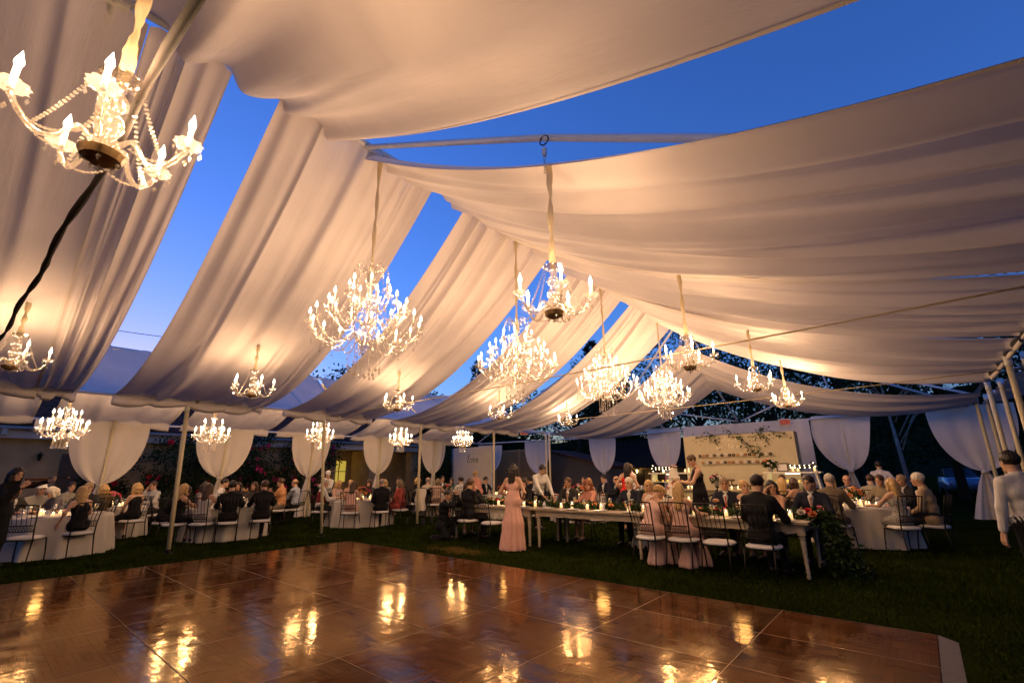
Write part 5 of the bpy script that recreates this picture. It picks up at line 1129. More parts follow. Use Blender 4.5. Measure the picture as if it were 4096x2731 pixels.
bo = empty('violin_bow', local(-12.35, .62, R(55), (.20, .36, 1.33)), R(55)-pi/2); tag(bo, 'thin violin bow angled down from the violinist right hand', 'bow')
mb = MB(); mb.tube([(0, 0, 0), (-.35, .12, .13)], .005, 5); mb.tube([(0, 0, 0), (.22, -.02, -.22)], .005, 5); mb.build('stick', VW, bo); mb = MB(); mb.tube([(.2, -.02, -.235), (-.34, .12, .11)], .002, 4); mb.build('hair_ribbon', mat('bow_hair', (.6, .55, .45), .6), bo)
p = local(-3.62, 7.74, R(82), (.03, .44, .75)); ph = empty('phone', p, R(82)-pi/2); tag(ph, 'glowing smartphone in the hands of the bridesmaid looking down', 'phone'); ph.rotation_euler = (R(25), 0, R(82)-pi/2+.2)
mb = MB(); mb.box(-.036, .036, -.07, .07, -.004, .004); mb.build('case', mat('phone_case', (.02, .02, .02), .3), ph); mb = MB(); mb.box(-.032, .032, -.064, .064, .0042, .0048); mb.build('screen', emis('phone_screen', (.75, .9, 1), 2.2), ph)
bx_ = empty('pastry_box', local(-3.78, 10.7, R(-150), (.01, .50, 1.30)), R(-150)-pi/2); tag(bx_, 'small pale box held by the server in black', 'box')
mb = MB(); mb.bevbox(-.11, .11, -.08, .08, -.02, .05, .006); mb.build('box_body', mat('kraft_white', (.6, .55, .42), .6), bx_); mb = MB(); mb.box(-.008, .008, -.081, .081, -.021, .052); mb.build('box_ribbon', RIBBON, bx_)

# ================================================================== CAKE TABLE AND CAKE
CKX, CKY = -5.1, 12.6
o = empty('cake_table', (CKX-.1, CKY+.05, 0)); tag(o, 'round wooden cake table lit by candles', 'table')
mb = MB(); mb.lathe([(.001, .76), (.86, .76), (.875, .75), (.875, .725), (.85, .715), (.001, .71)], 40); mb.build('tabletop', WOODT, o)
mb = MB(); mb.lathe([(.07, 0), (.10, .01), (.12, .05), (.06, .12), (.05, .4), (.09, .6), (.12, .71)], 16); mb.build('pedestal', LEGW, o, smooth=True)
for k in range(4): mb = MB(); a = k*pi/2+.4; mb.tube([(.05*math.cos(a), .05*math.sin(a), .14), (.28*math.cos(a), .28*math.sin(a), .08), (.42*math.cos(a), .42*math.sin(a), .02)], .03, 8); mb.build('foot', LEGW, o, smooth=True)
for k in range(9):
    a = pi*.75+k*.55; q = .62 if k % 2 else .72; votive(CKX-.1+q*math.cos(a), CKY+.05+q*math.sin(a), .7605, 1+k % 2, 'pillar candle glowing on the cake table', 'candles around the cake')
plight((-.45, -.3, 1.0), 2, .1, (1, .58, .24), o, 'candle_glow')
ck = empty('wedding_cake', (CKX, CKY, .7605)); tag(ck, 'tall white six-tier wedding cake with flowers on top', 'cake')
mb = MB(); mb.lathe([(.001, 0), (.17, 0), (.15, .02), (.06, .04), (.06, .075), (.26, .09), (.26, .10), (.001, .10)], 24); mb.build('cake_stand', mat('silver_stand', (.6, .58, .54), .25, .8), ck, smooth=True)
ICE = mat('white_icing', (.74, .68, .58), .55, 0, .03, 10, .5, 30, stretch=(1, 1, 9)); z = .10
for r_, h_ in ((.225, .135), (.195, .125), (.17, .12), (.145, .115), (.12, .11), (.10, .105)):
    pr = [(.001, 0), (r_, 0)]+[(r_*(1+.012*math.sin(i*1.9)), h_*i/10) for i in range(1, 10)]+[(r_*.985, h_), (.001, h_)]
    mb = MB(); mb.lathe(pr, 28); mb.build('tier', ICE, ck, (0, 0, z), smooth=True); z += h_+.0005
for k in range(7): a = k*.9; obj('bloom', BLOOM[k % 3], FC[['white', 'pink', 'white'][k % 3]], ck, (.06*math.cos(a), .06*math.sin(a), z+.015+.02*(k % 2)), (.3, 0, a), 1.2)
for k, (a, zz) in enumerate(((-2.2, .30), (-.9, .27), (-1.4, .42), (-2.6, .55))): obj('bloom', BLOOM[k % 3], FC['magenta' if k % 2 else 'pink'], ck, (.2*math.cos(a), .2*math.sin(a), zz), (1.4, 0, a+pi/2), 1.0)

# ================================================================== DONUT BOARD, COUNTER, BARS
BY = 16.6
BOARDM = mat('cream_board', (.50, .42, .27), .6, 0, .05, 3)
o = empty('donut_board', (-4.5, BY, 0)); tag(o, 'cream freestanding board with two rows of donuts and gold lettering', 'board')
mb = MB(); mb.box(-1.74, 1.70, 0, .05, .0, 2.66); mb.build('front_panel', BOARDM, o); mb = MB(); mb.box(1.655, 1.70, .052, .55, 0, 2.655); mb.build('side_panel', BOARDM, o); mb = MB(); mb.box(-1.74, -1.695, .052, .55, 0, 2.655); mb.build('side_panel', BOARDM, o)
for zz, xa, xb in ((1.945, -1.30, 1.10), (1.715, -1.22, .95)): mb = MB(); mb.box(xa, xb, -.055, -.001, zz-.02, zz-.008); mb.build('donut_rail', BOARDM, o)
# single-stroke script letters
SL = {'d': ([(.55, .35), (.35, .5), (.1, .35), (.1, .1), (.3, 0), (.5, .15), (.62, .6), (.68, 1), (.58, .4), (.6, .08), (.8, .05)], .75), 'o': ([(.4, .48), (.15, .4), (.08, .15), (.25, 0), (.45, .12), (.48, .38), (.35, .47), (.6, .42)], .58),
      'n': ([(.05, .4), (.15, .48), (.12, 0), (.2, .3), (.38, .48), (.48, .4), (.45, .08), (.62, .05)], .62), 'u': ([(.05, .45), (.08, .12), (.2, 0), (.4, .15), (.48, .48), (.46, .08), (.65, .05)], .62), 't': ([(.2, .8), (.12, .12), (.25, 0), (.42, .08), (.2, .3), (.02, .52), (.35, .54)], .42),
      's': ([(.05, .08), (.3, .52), (.38, .2), (.25, 0), (.08, .06), (.5, .1)], .5), 'e': ([(.05, .2), (.35, .3), (.3, .48), (.12, .38), (.12, .1), (.28, 0), (.52, .12)], .5), 'v': ([(.05, .4), (.14, .46), (.22, .02), (.4, .4), (.42, .48), (.58, .42)], .54), 'r': ([(.02, .1), (.15, .5), (.22, .44), (.34, .42), (.3, .08), (.5, .06)], .48),
      'l': ([(.02, .1), (.25, .6), (.3, .95), (.2, 1), (.14, .7), (.14, .1), (.26, 0), (.42, .1)], .40), 'm': ([(.05, .4), (.13, .48), (.1, 0), (.2, .4), (.3, .48), (.34, .35), (.31, 0), (.42, .4), (.54, .48), (.6, .35), (.58, .06), (.76, .06)], .78), 'g': ([(.42, .4), (.22, .48), (.08, .3), (.12, .06), (.3, .04), (.44, .44), (.4, -.3), (.2, -.48), (.08, -.3), (.5, .05)], .56), ' ': ([], .38)}
def smooth_pts(p, n=4):
    P = np.array(p, float); out2 = []
    for i in range(len(P)-1):
        a, b, c, d = P[max(i-1, 0)], P[i], P[i+1], P[min(i+2, len(P)-1)]
        for k in range(n): t = k/n; out2.append(.5*((2*b)+(-a+c)*t+(2*a-5*b+4*c-d)*t*t+(-a+3*b-3*c+d)*t**3))
    out2.append(P[-1]); return out2
def script(word, x, y, z, h_, wdt, m, parent, name='lettering', ysign=-1):
    cx = 0
    for ch in word:
        p, adv = SL[ch]
        if p:
            mb = MB(); q = smooth_pts(p); mb.tube([((cx+a+.18*b)*h_, 0, b*h_) for a, b in q], [wdt*(.6+.8*abs(math.sin(i*.7))) for i in range(len(q))], 5)
            mb.build(name, m, parent, (x, y, z))
        cx += adv
GOLD = mat('gold_paint', (.88, .78, .56), .4, 0)
script('donut', -.47, -.006, 2.42, .17, .007, GOLD, o); script('ever let me go', -.66, -.006, 2.20, .155, .0065, GOLD, o)
DON = []
for nm, c in (('plain', (.45, .22, .07)), ('choc', (.035, .014, .008)), ('white', (.70, .62, .52)), ('cinnamon', (.28, .12, .04))):
    mb = MB(); V = [];
    for i in range(14):
        a = 2*pi*i/14
        for j in range(7): b = 2*pi*j/7; rr = .033+.019*math.cos(b); V.append((rr*math.cos(a), .019*math.sin(b), rr*math.sin(a)))
    mb.add(V, [(i*7+j, i*7+(j+1) % 7, ((i+1) % 14)*7+(j+1) % 7, ((i+1) % 14)*7+j) for i in range(14) for j in range(7)]); me = mb.mesh('donut', True); me.materials.append(mat('donut_'+nm, c, .5, 0, .15, 60)); DON.append(me)
pat = [1, 0, 3, 2, 1, 2, 1, 2, 1, 1, 0, 2, 3, 1, 0, 2, 1, 2, 1]; pat2 = [0, 2, 1, 2, 0, 2, 1, 0, 3, 2, 0, 2, 1, 2, 3, 2, 1, 0]
cn = ['golden', 'chocolate', 'white-iced', 'cinnamon']
for row, (pt_, z, x0) in enumerate(((pat, 1.987, -5.72), (pat2, 1.757, -5.64))):
    for k, q in enumerate(pt_): tag(obj('donut', DON[q], None, None, (x0+k*.122, BY-.026, z), (0, random.uniform(0, 6), 0)), f'{cn[q]} donut in the {["upper", "lower"][row]} row on the cream board', 'donut', f'{cn[q]} donuts of the {["upper", "lower"][row]} row')
# leafy vine along the board top
g = empty('vine', (-4.5, BY-.05, 2.6)); tag(g, 'leafy green vine draped over the top of the donut board', 'vine')
rg = random.Random(5); pts = []; dd = []; stems = MB()
for (xa, za, xb, zb, nn) in ((-1.3, -.02, -.45, .03, 40), (-.8, .12, -.55, -.35, 34), (-.3, .25, 0, .0, 26), (.1, .05, .35, -.35, 44), (.35, -.30, .55, -.62, 30), (.55, -.35, .75, -.68, 26), (.5, -.1, 1.1, .22, 40), (.75, .2, 1.0, -.35, 36), (1.15, .0, 1.55, -.08, 26)):
    stems.tube([(xa, 0, za), ((xa+xb)/2, -.03, (za+zb)/2+.05), (xb, 0, zb)], .005, 4)
    for i in range(nn): t = rg.random(); pts.append((xa+(xb-xa)*t+rg.gauss(0, .07), rg.gauss(-.03, .04), za+(zb-za)*t+rg.gauss(0, .07))); dd.append((rg.uniform(-1, 1), -.4, rg.uniform(-1, .5)))
stems.tube([(-1.3, 0, 0), (-.5, 0, .08), (.2, 0, .06), (1.0, 0, .1), (1.5, 0, 0)], .006, 4)
tag(obj('foliage', leaf_mass(pts, .085, 6, dd), LEAFM, g), kind='stuff'); stems.build('stem', LEAFM, g)
# counter
CTR = mat('counter_lamp_tint', (.42, .38, .22), .5, 0, .06, 4)  # white cabinetry; yellow-green lamplight is put into this base colour
o = empty('dessert_counter', (-4.6, 15.45, 0)); tag(o, 'long white lamp-tinted dessert counter in front of the donut board', 'counter')
mb = MB(); mb.bevbox(-2.5, 2.5, -.35, .35, .90, .94, .008); mb.build('countertop', WOODT, o)
for k in range(5): mb = MB(); mb.box(-2.42+k*.97, -2.42+(k+1)*.97-.01, -.29, -.27, .02, .899); mb.build('front_panel', CTR, o)
mb = MB(); mb.box(-2.44, 2.44, -.268, .30, .01, .895); mb.build('carcass', CTR, o)
def hutch(xc, wd, label, seed):
    o = empty('display_hutch', (xc, 15.55, .9415)); tag(o, label, 'cabinet', 'white display hutches'); wm = mat('hutch_white', (.66, .62, .50), .5, 0, .05, 5)
    for s in (-1, 1):
        mb = MB(); mb.add([(s*wd/2, -.18, 0), (s*wd/2, .2, 0), (s*(wd/2-.06), .2, .46), (s*(wd/2-.06), -.18, .46), (s*(wd/2-.05), -.18, 0), (s*(wd/2-.05), .2, 0), (s*(wd/2-.11), .2, .46), (s*(wd/2-.11), -.18, .46)], [(0, 1, 2, 3), (7, 6, 5, 4), (0, 3, 7, 4), (1, 5, 6, 2)]); mb.build('upright', wm, o)
    mb = MB(); mb.bevbox(-wd/2-.04, wd/2+.04, -.22, .22, .462, .505, .006); mb.build('top_shelf', wm, o); mb = MB(); mb.box(-wd/2+.07, wd/2-.07, -.16, .19, .20, .215); mb.build('shelf', wm, o)
    mb = MB(); mb.box(-.18, .18, -.03, .03, .44, .46); mb.build('strip_lamp', emis('strip_lamp', (1, .92, .55), 5), o); plight((0, -.05, .40), 8, .06, (1, .85, .35), o)
    rg = random.Random(seed)
    for k in range(7):
        x = -wd/2+.2+k*(wd-.4)/6
        for zz, cc in ((.216, (.55, .36, .08)), (.003, (.30, .38, .08))):
            c = mat('macaron_yellow' if zz > .1 else 'macaron_green', cc, .6); mb = MB(); mb.ball((0, 0, .03), .042, 10, 6, .7); tag(mb.build('pastry', c, None, (xc+x, 15.5+rg.uniform(-.05, .05), .9415+zz), smooth=True), f'{"yellow" if zz > .1 else "green"} pastry on the {"upper" if zz > .1 else "lower"} shelf of the {label.split(" with")[0]}', 'pastry', f'pastries {zz} {seed}')
    return o
hutch(-6.35, 1.40, 'left white hutch with lit yellow pastries behind the cake', 1); hutch(-2.82, 1.36, 'right white hutch with lit shelf behind the right table', 2)
def arrow_sign(x, z, label, fl):
    o = empty('marquee_sign', (x, 15.5, z)); tag(o, label, 'sign', 'black arrow marquee signs'); blk = mat('marquee_black', (.012, .011, .010), .4)
    P_ = [(-.33*fl, .05), (.22*fl, .05), (.16*fl, .13), (.25*fl, .13), (.34*fl, .0), (.25*fl, -.13), (.16*fl, -.13), (.22*fl, -.05), (-.33*fl, -.05), (-.38*fl, -.1), (-.38*fl, .1)]
    n = len(P_); mb = MB(); mb.add([(a, -.03, b) for a, b in P_]+[(a, .03, b) for a, b in P_], [tuple(range(n)), tuple(range(2*n-1, n-1, -1))]+[(k, k+n, (k+1) % n+n, (k+1) % n) for k in range(n)]); mb.build('sign_box', blk, o)
    for a, b in ((-.33, .03), (-.22, .03), (-.1, .03), (.02, .03), (.14, .03), (-.33, -.03), (-.22, -.03), (-.1, -.03), (.02, -.03), (.14, -.03), (.24, .09), (.28, .0), (.24, -.09)):
        mb = MB(); mb.ball((0, -.01, 0), .014, 8, 5); mb.build('bulb', emis('marquee_bulb', (1, .85, .55), 7) if 'marquee_bulb' not in MATS else MATS['marquee_bulb'], o, (a*fl, -.035, b), smooth=True)
arrow_sign(-6.72, 1.585, 'black arrow marquee sign with bulbs on the left hutch', -1); arrow_sign(-2.5, 1.585, 'black arrow marquee sign with bulbs on the right hutch', 1)
o = empty('picture_frame', (-3.03, 15.42, 1.448)); tag(o, 'dark framed white notice on the right hutch', 'frame'); fm = mat('dark_frame', (.05, .025, .012), .4)
for a in ((-.15, .15, 0, .03), (-.15, .15, .21, .24), (-.15, -.12, .031, .209), (.12, .15, .031, .209)): mb = MB(); mb.box(a[0], a[1], -.012, .012, a[2], a[3]); mb.build('frame_bar', fm, o)
mb = MB(); mb.box(-.12, .12, -.004, .004, .03, .21); mb.build('notice', mat('paper', (.7, .66, .6), .7), o)
bouquet(-3.35, 15.45, 1.448, 'flower arrangement at the left end of the right hutch', ['white', 'coral', 'white'], .18, 10, 31)
o = empty('flower_stand', (-4.63, 14.55, 0)); tag(o, 'tall dark stand carrying white flowers in front of the counter', 'stand'); mb = MB(); mb.lathe([(.14, 0), (.14, .02), (.02, .04), (.016, 1.0), (.06, 1.03), (.06, 1.04)], 12); mb.build('column', DARKIRON, o, smooth=True)
bouquet(-4.63, 14.55, 1.041, 'white flowers on the tall dark stand right of the server', ['white', 'pink', 'white'], .17, 12, 32)
for k, (x, y, z, q) in enumerate(((-5.86, 15.45, 1.4475, 1), (-5.76, 15.5, 1.4475, 2), (-2.78, 15.45, 1.4475, 2), (-2.66, 15.5, 1.4475, 2), (-2.25, 15.46, 1.4475, 2), (-6.25, 15.45, 1.4475, 2), (-5.72, 15.2, .9415, 1), (-5.60, 15.2, .9415, 1), (-4.42, 15.2, .9415, 1), (-4.24, 15.2, .9415, 1), (-4.16, 15.25, .9415, 0), (-3.45, 15.2, .9415, 1))):
    votive(x, y, z, q, ['shorter lit candle at the right end of the left hutch top', 'taller lit candle at the right end of the left hutch top', 'lit candle right of the framed notice on the right hutch', 'second lit candle right of the framed notice on the right hutch', 'lit candle at the far right end of the right hutch', 'lit candle at the middle of the left hutch top', 'lit counter candle below the left hutch end', 'second lit counter candle below the left hutch end', 'lit counter candle beside the chocolate pastry stand', 'lit counter candle left of the low pastry stand', 'shortest lit counter candle by the low pastry stand', 'lit counter candle left of the right hutch'][k], 'candles on the hutches' if z > 1.2 else 'candles on the counter')
plight((-4.4, 14.95, 1.3), 8, .15, (1, .62, .26), None, 'counter_candle_glow')
def cake_stand(x, y, z, label, tiers_, col):
    o = empty('dessert_stand', (x, y, z)); tag(o, label, 'dessert stand'); zz = 0; w2 = mat('dark_wood_tray', (.10, .05, .02), .5)
    for k, r_ in enumerate(tiers_):
        mb = MB(); mb.lathe([(.03, 0), (.02, .02), (.02, .09), (r_, .10), (r_, .115), (.001, .112)], 18); mb.build('tray', w2, o, (0, 0, zz), smooth=True)
        for j in range(int(r_*44)): a = j*2*pi/int(r_*44); mb = MB(); mb.ball((0, 0, .02), .028, 8, 5, .8); mb.build('pastry', col, o, (r_*.72*math.cos(a), r_*.72*math.sin(a), zz+.113), smooth=True)
        zz += .15
cake_stand(-4.47, 15.45, .9415, 'dark stand of chocolate pastries on the counter', (.18, .10), mat('choc_pastry', (.06, .025, .012), .5)); cake_stand(-3.68, 15.45, .9415, 'tiered stand of cream puffs on the counter near the right hutch', (.2, .16, .10), mat('cream_puff', (.5, .36, .2), .6)); cake_stand(-3.98, 15.5, .9415, 'low stand of baked pastries on the counter', (.17,), mat('baked', (.36, .16, .04), .6))
# rope posts
for x, y, lb in ((-4.25, 13.25, 'black rope post right of the cake'), (-6.0, 13.3, 'black rope post left of the cake')):
    o = empty('rope_post', (x, y, 0)); tag(o, lb, 'post', 'rope posts'); mb = MB(); mb.lathe([(.15, 0), (.15, .015), (.03, .04), (.022, .06), (.022, .95), (.03, .97), (.02, 1.0), (.001, 1.01)], 14); mb.build('post_body', DARKIRON, o, smooth=True)
mb = MB(); mb.tube([(-6.0+1.75*t, 13.3-.05*t, .92-.18*4*t*(1-t)) for t in np.linspace(0, 1, 16)], .022, 8); tag(mb.build('barrier_rope', mat('black_rope', (.012, .01, .01), .8), smooth=True), 'black barrier rope sagging in front of the dessert counter', 'rope')
# service tray stand with pitchers
o = empty('tray_stand', (-6.67, 14.0, 0)); tag(o, 'folding tray stand with a dark tray behind the red dress', 'stand')
for s in (-1, 1): mb = MB(); mb.tube([(-.25, s*.18, 0), (.25, s*.18, .86)], .016, 6); mb.tube([(.25, s*.15, 0), (-.25, s*.15, .86)], .016, 6); mb.build('cross_leg', mat('dark_wood_tray', (.1, .05, .02)), o)
mb = MB(); mb.lathe([(.001, .875), (.36, .875), (.38, .90), (.375, .90), (.35, .88), (.001, .88)], 24); mb.build('tray', DARKIRON, o)
for k, (x, y) in enumerate(((-.15, -.1), (.02, -.16), (.17, -.05), (.0, .12))):
    mb = MB(); mb.lathe([(.05, 0), (.062, .02), (.065, .11), (.045, .17), (.05, .20), (.045, .2), (.04, .16)], 12); q = mb.build('pitcher', mat('steel', (.5, .5, .48), .2, .95), None, (-6.67+x, 14.0+y, .881), smooth=True); tag(q, 'steel water pitcher on the folding tray stand', 'pitcher', 'pitchers on the tray')

# ================================================================== SIGNS ON THE TENT
def exit_sign(x, y, z, rz, label, lit):
    o = empty('exit_sign', (x, y, z), rz); tag(o, label, 'sign', 'exit signs')
    mb = MB(); mb.bevbox(-.19, .19, -.02, .03, -.12, .12, .008); mb.build('housing', mat('exit_housing', (.6, .56, .5), .4), o); redm = emis('exit_red', (1, .06, .03), .8 if lit else .25) if ('exit_red%d' % lit) not in MATS else MATS['exit_red%d' % lit]; MATS['exit_red%d' % lit] = redm
    mb = MB(); mb.box(-.165, .165, -.0245, -.0215, -.095, .095); mb.build('face', redm if lit else mat('exit_red_face', (.35, .02, .015), .4, emit=(1, .05, .02), estr=.15), o)
    lt = mat('exit_letters', (.75, .65, .6), .5, emit=(1, .8, .7), estr=.5) if lit else mat('exit_letters_dim', (.5, .12, .08), .5)
    b = lambda L, x0, z0, x1, z1: L.box(x0, x1, -.029, -.0255, z0, z1)
    L = MB(); b(L, -.14, -.07, -.12, .07); b(L, -.1195, .05, -.085, .07); b(L, -.1195, -.01, -.09, .01); b(L, -.1195, -.07, -.085, -.05); L.build('letter_e', lt, o)
    L = MB(); L.add([(-.07, -.027, .07), (-.05, -.027, .07), (-.005, -.027, -.07), (-.025, -.027, -.07), (-.025, -.0265, .07), (-.005, -.0265, .07), (-.05, -.0265, -.07), (-.07, -.0265, -.07)], [(0, 1, 2, 3), (4, 5, 6, 7)]); L.build('letter_x', lt, o)
    L = MB(); b(L, .02, -.07, .04, .07); L.build('letter_i', lt, o); L = MB(); b(L, .095, -.07, .115, .0495); b(L, .06, .05, .15, .07); L.build('letter_t', lt, o)
    if lit:
        for s in (-1, 1): mb = MB(); mb.lathe([(.001, -.05), (.05, -.045), (.055, 0), (.03, .03), (.001, .035)], 12); mb.build('spot_head', mat('exit_housing', (.6, .56, .5)), o, (s*.26, -.01, .02), (pi/2, 0, 0), smooth=True); mb = MB(); mb.tube([(s*.19, 0, .02), (s*.22, 0, .02)], .012, 6); mb.build('bracket', DARKIRON, o)
exit_sign(-10.2, YF-.1, 3.20, 0, 'lit red exit sign with twin spot heads on the far rail', 1); exit_sign(-3.55, YF-.1, 3.22, 0, 'dim red exit sign above the donut board', 0)
exit_sign(-13.05, 16.0, 3.22, .3, 'dim red exit sign above the lattice fence', 0); exit_sign(-17.3, 1.2, 2.86, -pi/2, 'red sign at the left edge below the side tent rail', 0)
# hook and chain where the centre chandelier hangs from the open rafter
o = empty('hanging_chain', (-2.16, 3.02, 4.55)); tag(o, 'short chain and shackle hooked over the open rafter', 'chain')
mb = MB(); mb.tube([(.05*math.cos(a), 0, .05*math.sin(a)) for a in np.linspace(0, 2*pi, 12)], .007, 5); mb.build('hook', DARKIRON, o)
for k in range(9): mb = MB(); mb.tube([(.012*math.cos(a), 0, .02*math.sin(a)) for a in np.linspace(0, 2*pi, 8)], .004, 4); mb.build('chain_link', mat('steel', (.5, .5, .48)), o, (0, 0, -.07-.035*k), (0, 0, (k % 2)*pi/2))
mb = MB(); mb.bevbox(-.02, .02, -.015, .015, -.17, -.09, .004); mb.build('shackle', PIPE, o)

# ================================================================== STROLLER
o = empty('baby_stroller', (-11.75, 9.35, 0), .5); tag(o, 'black baby stroller with a white muslin cloth by the third post', 'stroller'); sf = mat('stroller_fabric', (.012, .012, .014), .8)
for s in (-1, 1):
    mb = MB(); mb.tube([(s*.24, -.32, .12), (s*.23, 0, .55), (s*.22, .38, 1.0), (s*.2, .44, 1.02)], .014, 7); mb.tube([(s*.24, .32, .12), (s*.23, -.05, .5)], .013, 7); mb.build('frame', DARKIRON, o, smooth=True)
    for y in (-.32, .32): mb = MB(); mb.tube([(s*.24-.02, 0, 0), (s*.24+.02, 0, 0)], .115, 16); w2 = mb.build('wheel', mat('tyre', (.01, .01, .01), .7), o, (0, y, .118)); mb = MB(); mb.tube([(s*.24-.023, 0, 0), (s*.24+.023, 0, 0)], .05, 10); mb.build('hub', mat('steel', (.5, .5, .48)), w2)
u = np.linspace(0, 1, 12); obj('seat', grid_mesh('seat', np.array([[(-.2+.4*b, -.3+.55*a, .42+.45*a**2-.06*math.sin(pi*b)) for b in u] for a in u])), sf, o)
obj('canopy', grid_mesh('canopy', np.array([[(-.22+.44*b, .05+.32*math.cos(.3+2.0*a), .68+.34*math.sin(.3+2.0*a)+.05*math.sin(pi*b)) for b in u] for a in u])), sf, o)
mb = MB(); mb.tube([(-.2, .44, 1.02), (.2, .44, 1.02)], .016, 7); mb.build('push_bar', DARKIRON, o)
tag(obj('muslin_cloth', grid_mesh('muslin_cloth', np.array([[(-.16+.3*b+.02*math.sin(9*a), -.02*math.sin(b*14)*a-.03, -a*.62) for b in u] for a in u])), CURT, None, (-11.5, 9.15, 1.06), (0, 0, .9)), 'white muslin cloth hanging from the stroller handle', 'cloth')
# ================================================================== BUILDINGS, WALLS, HEDGES, TREES
STUC = mat('ochre_stucco', (.34, .24, .115), .85, 0, .18, 2.5, .4, 30, spec=.1); WHITEW = mat('white_board', (.58, .52, .44), .7, 0, .04, 3)
TILE = mat('clay_tile', (.14, .048, .03), .75, 0, .45, 6, spec=.1)
def roof_tiles(parent, xa, xb, y0, y1, za, zb, name='tile_course'):
    """barrel tiles in stepped courses; xa is the eave"""
    n = 9; ny = int((y1-y0)/.055); yy = np.linspace(y0, y1, ny)
    for k in range(n):
        t0, t1 = k/n, (k+1.12)/n; w_ = .05*np.abs(np.sin(pi*yy/.24)); G = []
        for t, dz in ((t0, -.03), (t0, .035), (t1, .0)): G.append(np.stack([xa+(xb-xa)*t+0*yy, yy, za+(zb-za)*t+dz+w_], -1))
        obj(name, grid_mesh(name, np.array(G), False), TILE, parent)
B = empty('courtyard_house', (-20.5, 3, 0)); tag(B, 'ochre stucco house with clay tile roof along the left', 'house'); B.location = (0, 0, 0)
mb = MB(); mb.box(-21.0, -20.5, -6, 10.95, 0, 2.62); mb.box(-21.0, -20.5, 15.6, 17.5, 0, 2.62); mb.build('wall', STUC, B)
mb = MB(); mb.box(-22.6, -22.2, 10.0, 16.5, 0, 3.0); mb.build('recessed_wall', STUC, B)
for y in (10.96, 13.05): mb = MB(); mb.box(-22.19, -20.5, y, y+.35, 0, 2.62); mb.build('pier', STUC, B)
mb = MB(); mb.box(-21.2, -20.25, -6, 17.5, 2.62, 2.86); mb.build('fascia', mat('fascia_paint', (.42, .36, .28), .6, 0, .1, 4), B)
mb = MB(); mb.tube([(-20.15, -6, 2.92), (-20.15, 17.5, 2.92)], .06, 8); mb.build('gutter', mat('gutter_metal', (.35, .30, .26), .5, .3), B)
for y in (.55, 2.0): mb = MB(); mb.box(-20.3, -20.1, y, y+.12, 2.70, 2.88); mb.build('corbel', mat('fascia_paint', (.42, .36, .28)), B)
roof_tiles(B, -20.1, -25.0, -6, 17.5, 3.0, 4.75)
mb = MB(); mb.box(-25.1, -25.0, -6, 17.5, 0, 4.7); mb.build('rear_wall', STUC, B)
for k, (y0, y1) in enumerate(((2.0, 2.9),)): mb = MB(); mb.box(-20.499, -20.46, y0, y1, .02, 2.2); d_ = mb.build('door', mat('dark_door', (.05, .03, .02), .5), B); mb = MB(); mb.ball((-20.44, y0+.12, 1.05), .03, 8, 5); mb.build('handle', BRASS, d_)
wnd = MB(); wnd.box(-22.19, -22.15, 12.0, 12.75, 1.15, 2.15); w_ = wnd.build('window', mat('lit_window', (.6, .5, .1), .4, emit=(1, .72, .10), estr=.45), B)
for a in ((12.36, 12.39, 1.15, 2.15), (12.0, 12.75, 1.63, 1.66)): mb = MB(); mb.box(-22.15, -22.12, *a); mb.build('glazing_bar', DARKIRON, w_)
def sconce(x, y, z, p, label, rz=0):
    o = empty('wall_lantern', (x, y, z), rz); tag(o, label, 'lantern', 'wall lanterns')
    mb = MB(); mb.box(-.06, 0, -.01, .01, .13, .15); mb.box(-.01, .01, -.012, .012, .0, .15); mb.build('bracket', DARKIRON, o)
    mb = MB(); mb.lathe([(.001, .12), (.09, .06), (.095, .05), (.02, .05)], 6, (.08, 0, 0)); mb.build('hood', DARKIRON, o)
    if p: mb = MB(); mb.lathe([(.03, -.12), (.06, .05), (.001, .05)], 6, (.08, 0, 0)); mb.build('glass_lamp', emis('lantern_glow', (1, .72, .28), 9) if 'lantern_glow' not in MATS else MATS['lantern_glow'], o); plight((.12, 0, -.02), p, .06, (1, .62, .2), o)
    else: mb = MB(); mb.lathe([(.03, -.12), (.06, .05), (.001, .05)], 6, (.08, 0, 0)); mb.build('glass_lamp', DARKIRON, o)
sconce(-20.49, 1.5, 2.1, 0, 'unlit dark wall lantern at the far left'); sconce(-22.18, 11.7, 2.3, 14, 'lit wall lantern in the arched recess behind the third curtain'); sconce(-22.18, 14.7, 2.35, 13, 'lit wall lantern right of the arbour tree')
# love wall
o = empty('love_wall', (-16.85, 16.5, 0)); tag(o, 'white panel wall lettered love in dark script', 'wall')
mb = MB(); mb.box(-1.35, 1.35, 0, .06, 0, 2.74); mb.build('front_panel', WHITEW, o); mb = MB(); mb.add([(-1.352, .0, 0), (-1.352, .0, 2.74), (-2.0, .45, 2.74), (-2.0, .45, 0), (-1.352, .06, 0), (-1.352, .06, 2.74), (-1.97, .5, 2.74), (-1.97, .5, 0)], [(0, 1, 2, 3), (7, 6, 5, 4), (1, 5, 6, 2)]); mb.build('side_panel', WHITEW, o)
script('love', -.36, -.008, 2.0, .40, .012, mat('ink_blue', (.04, .05, .09), .5), o)
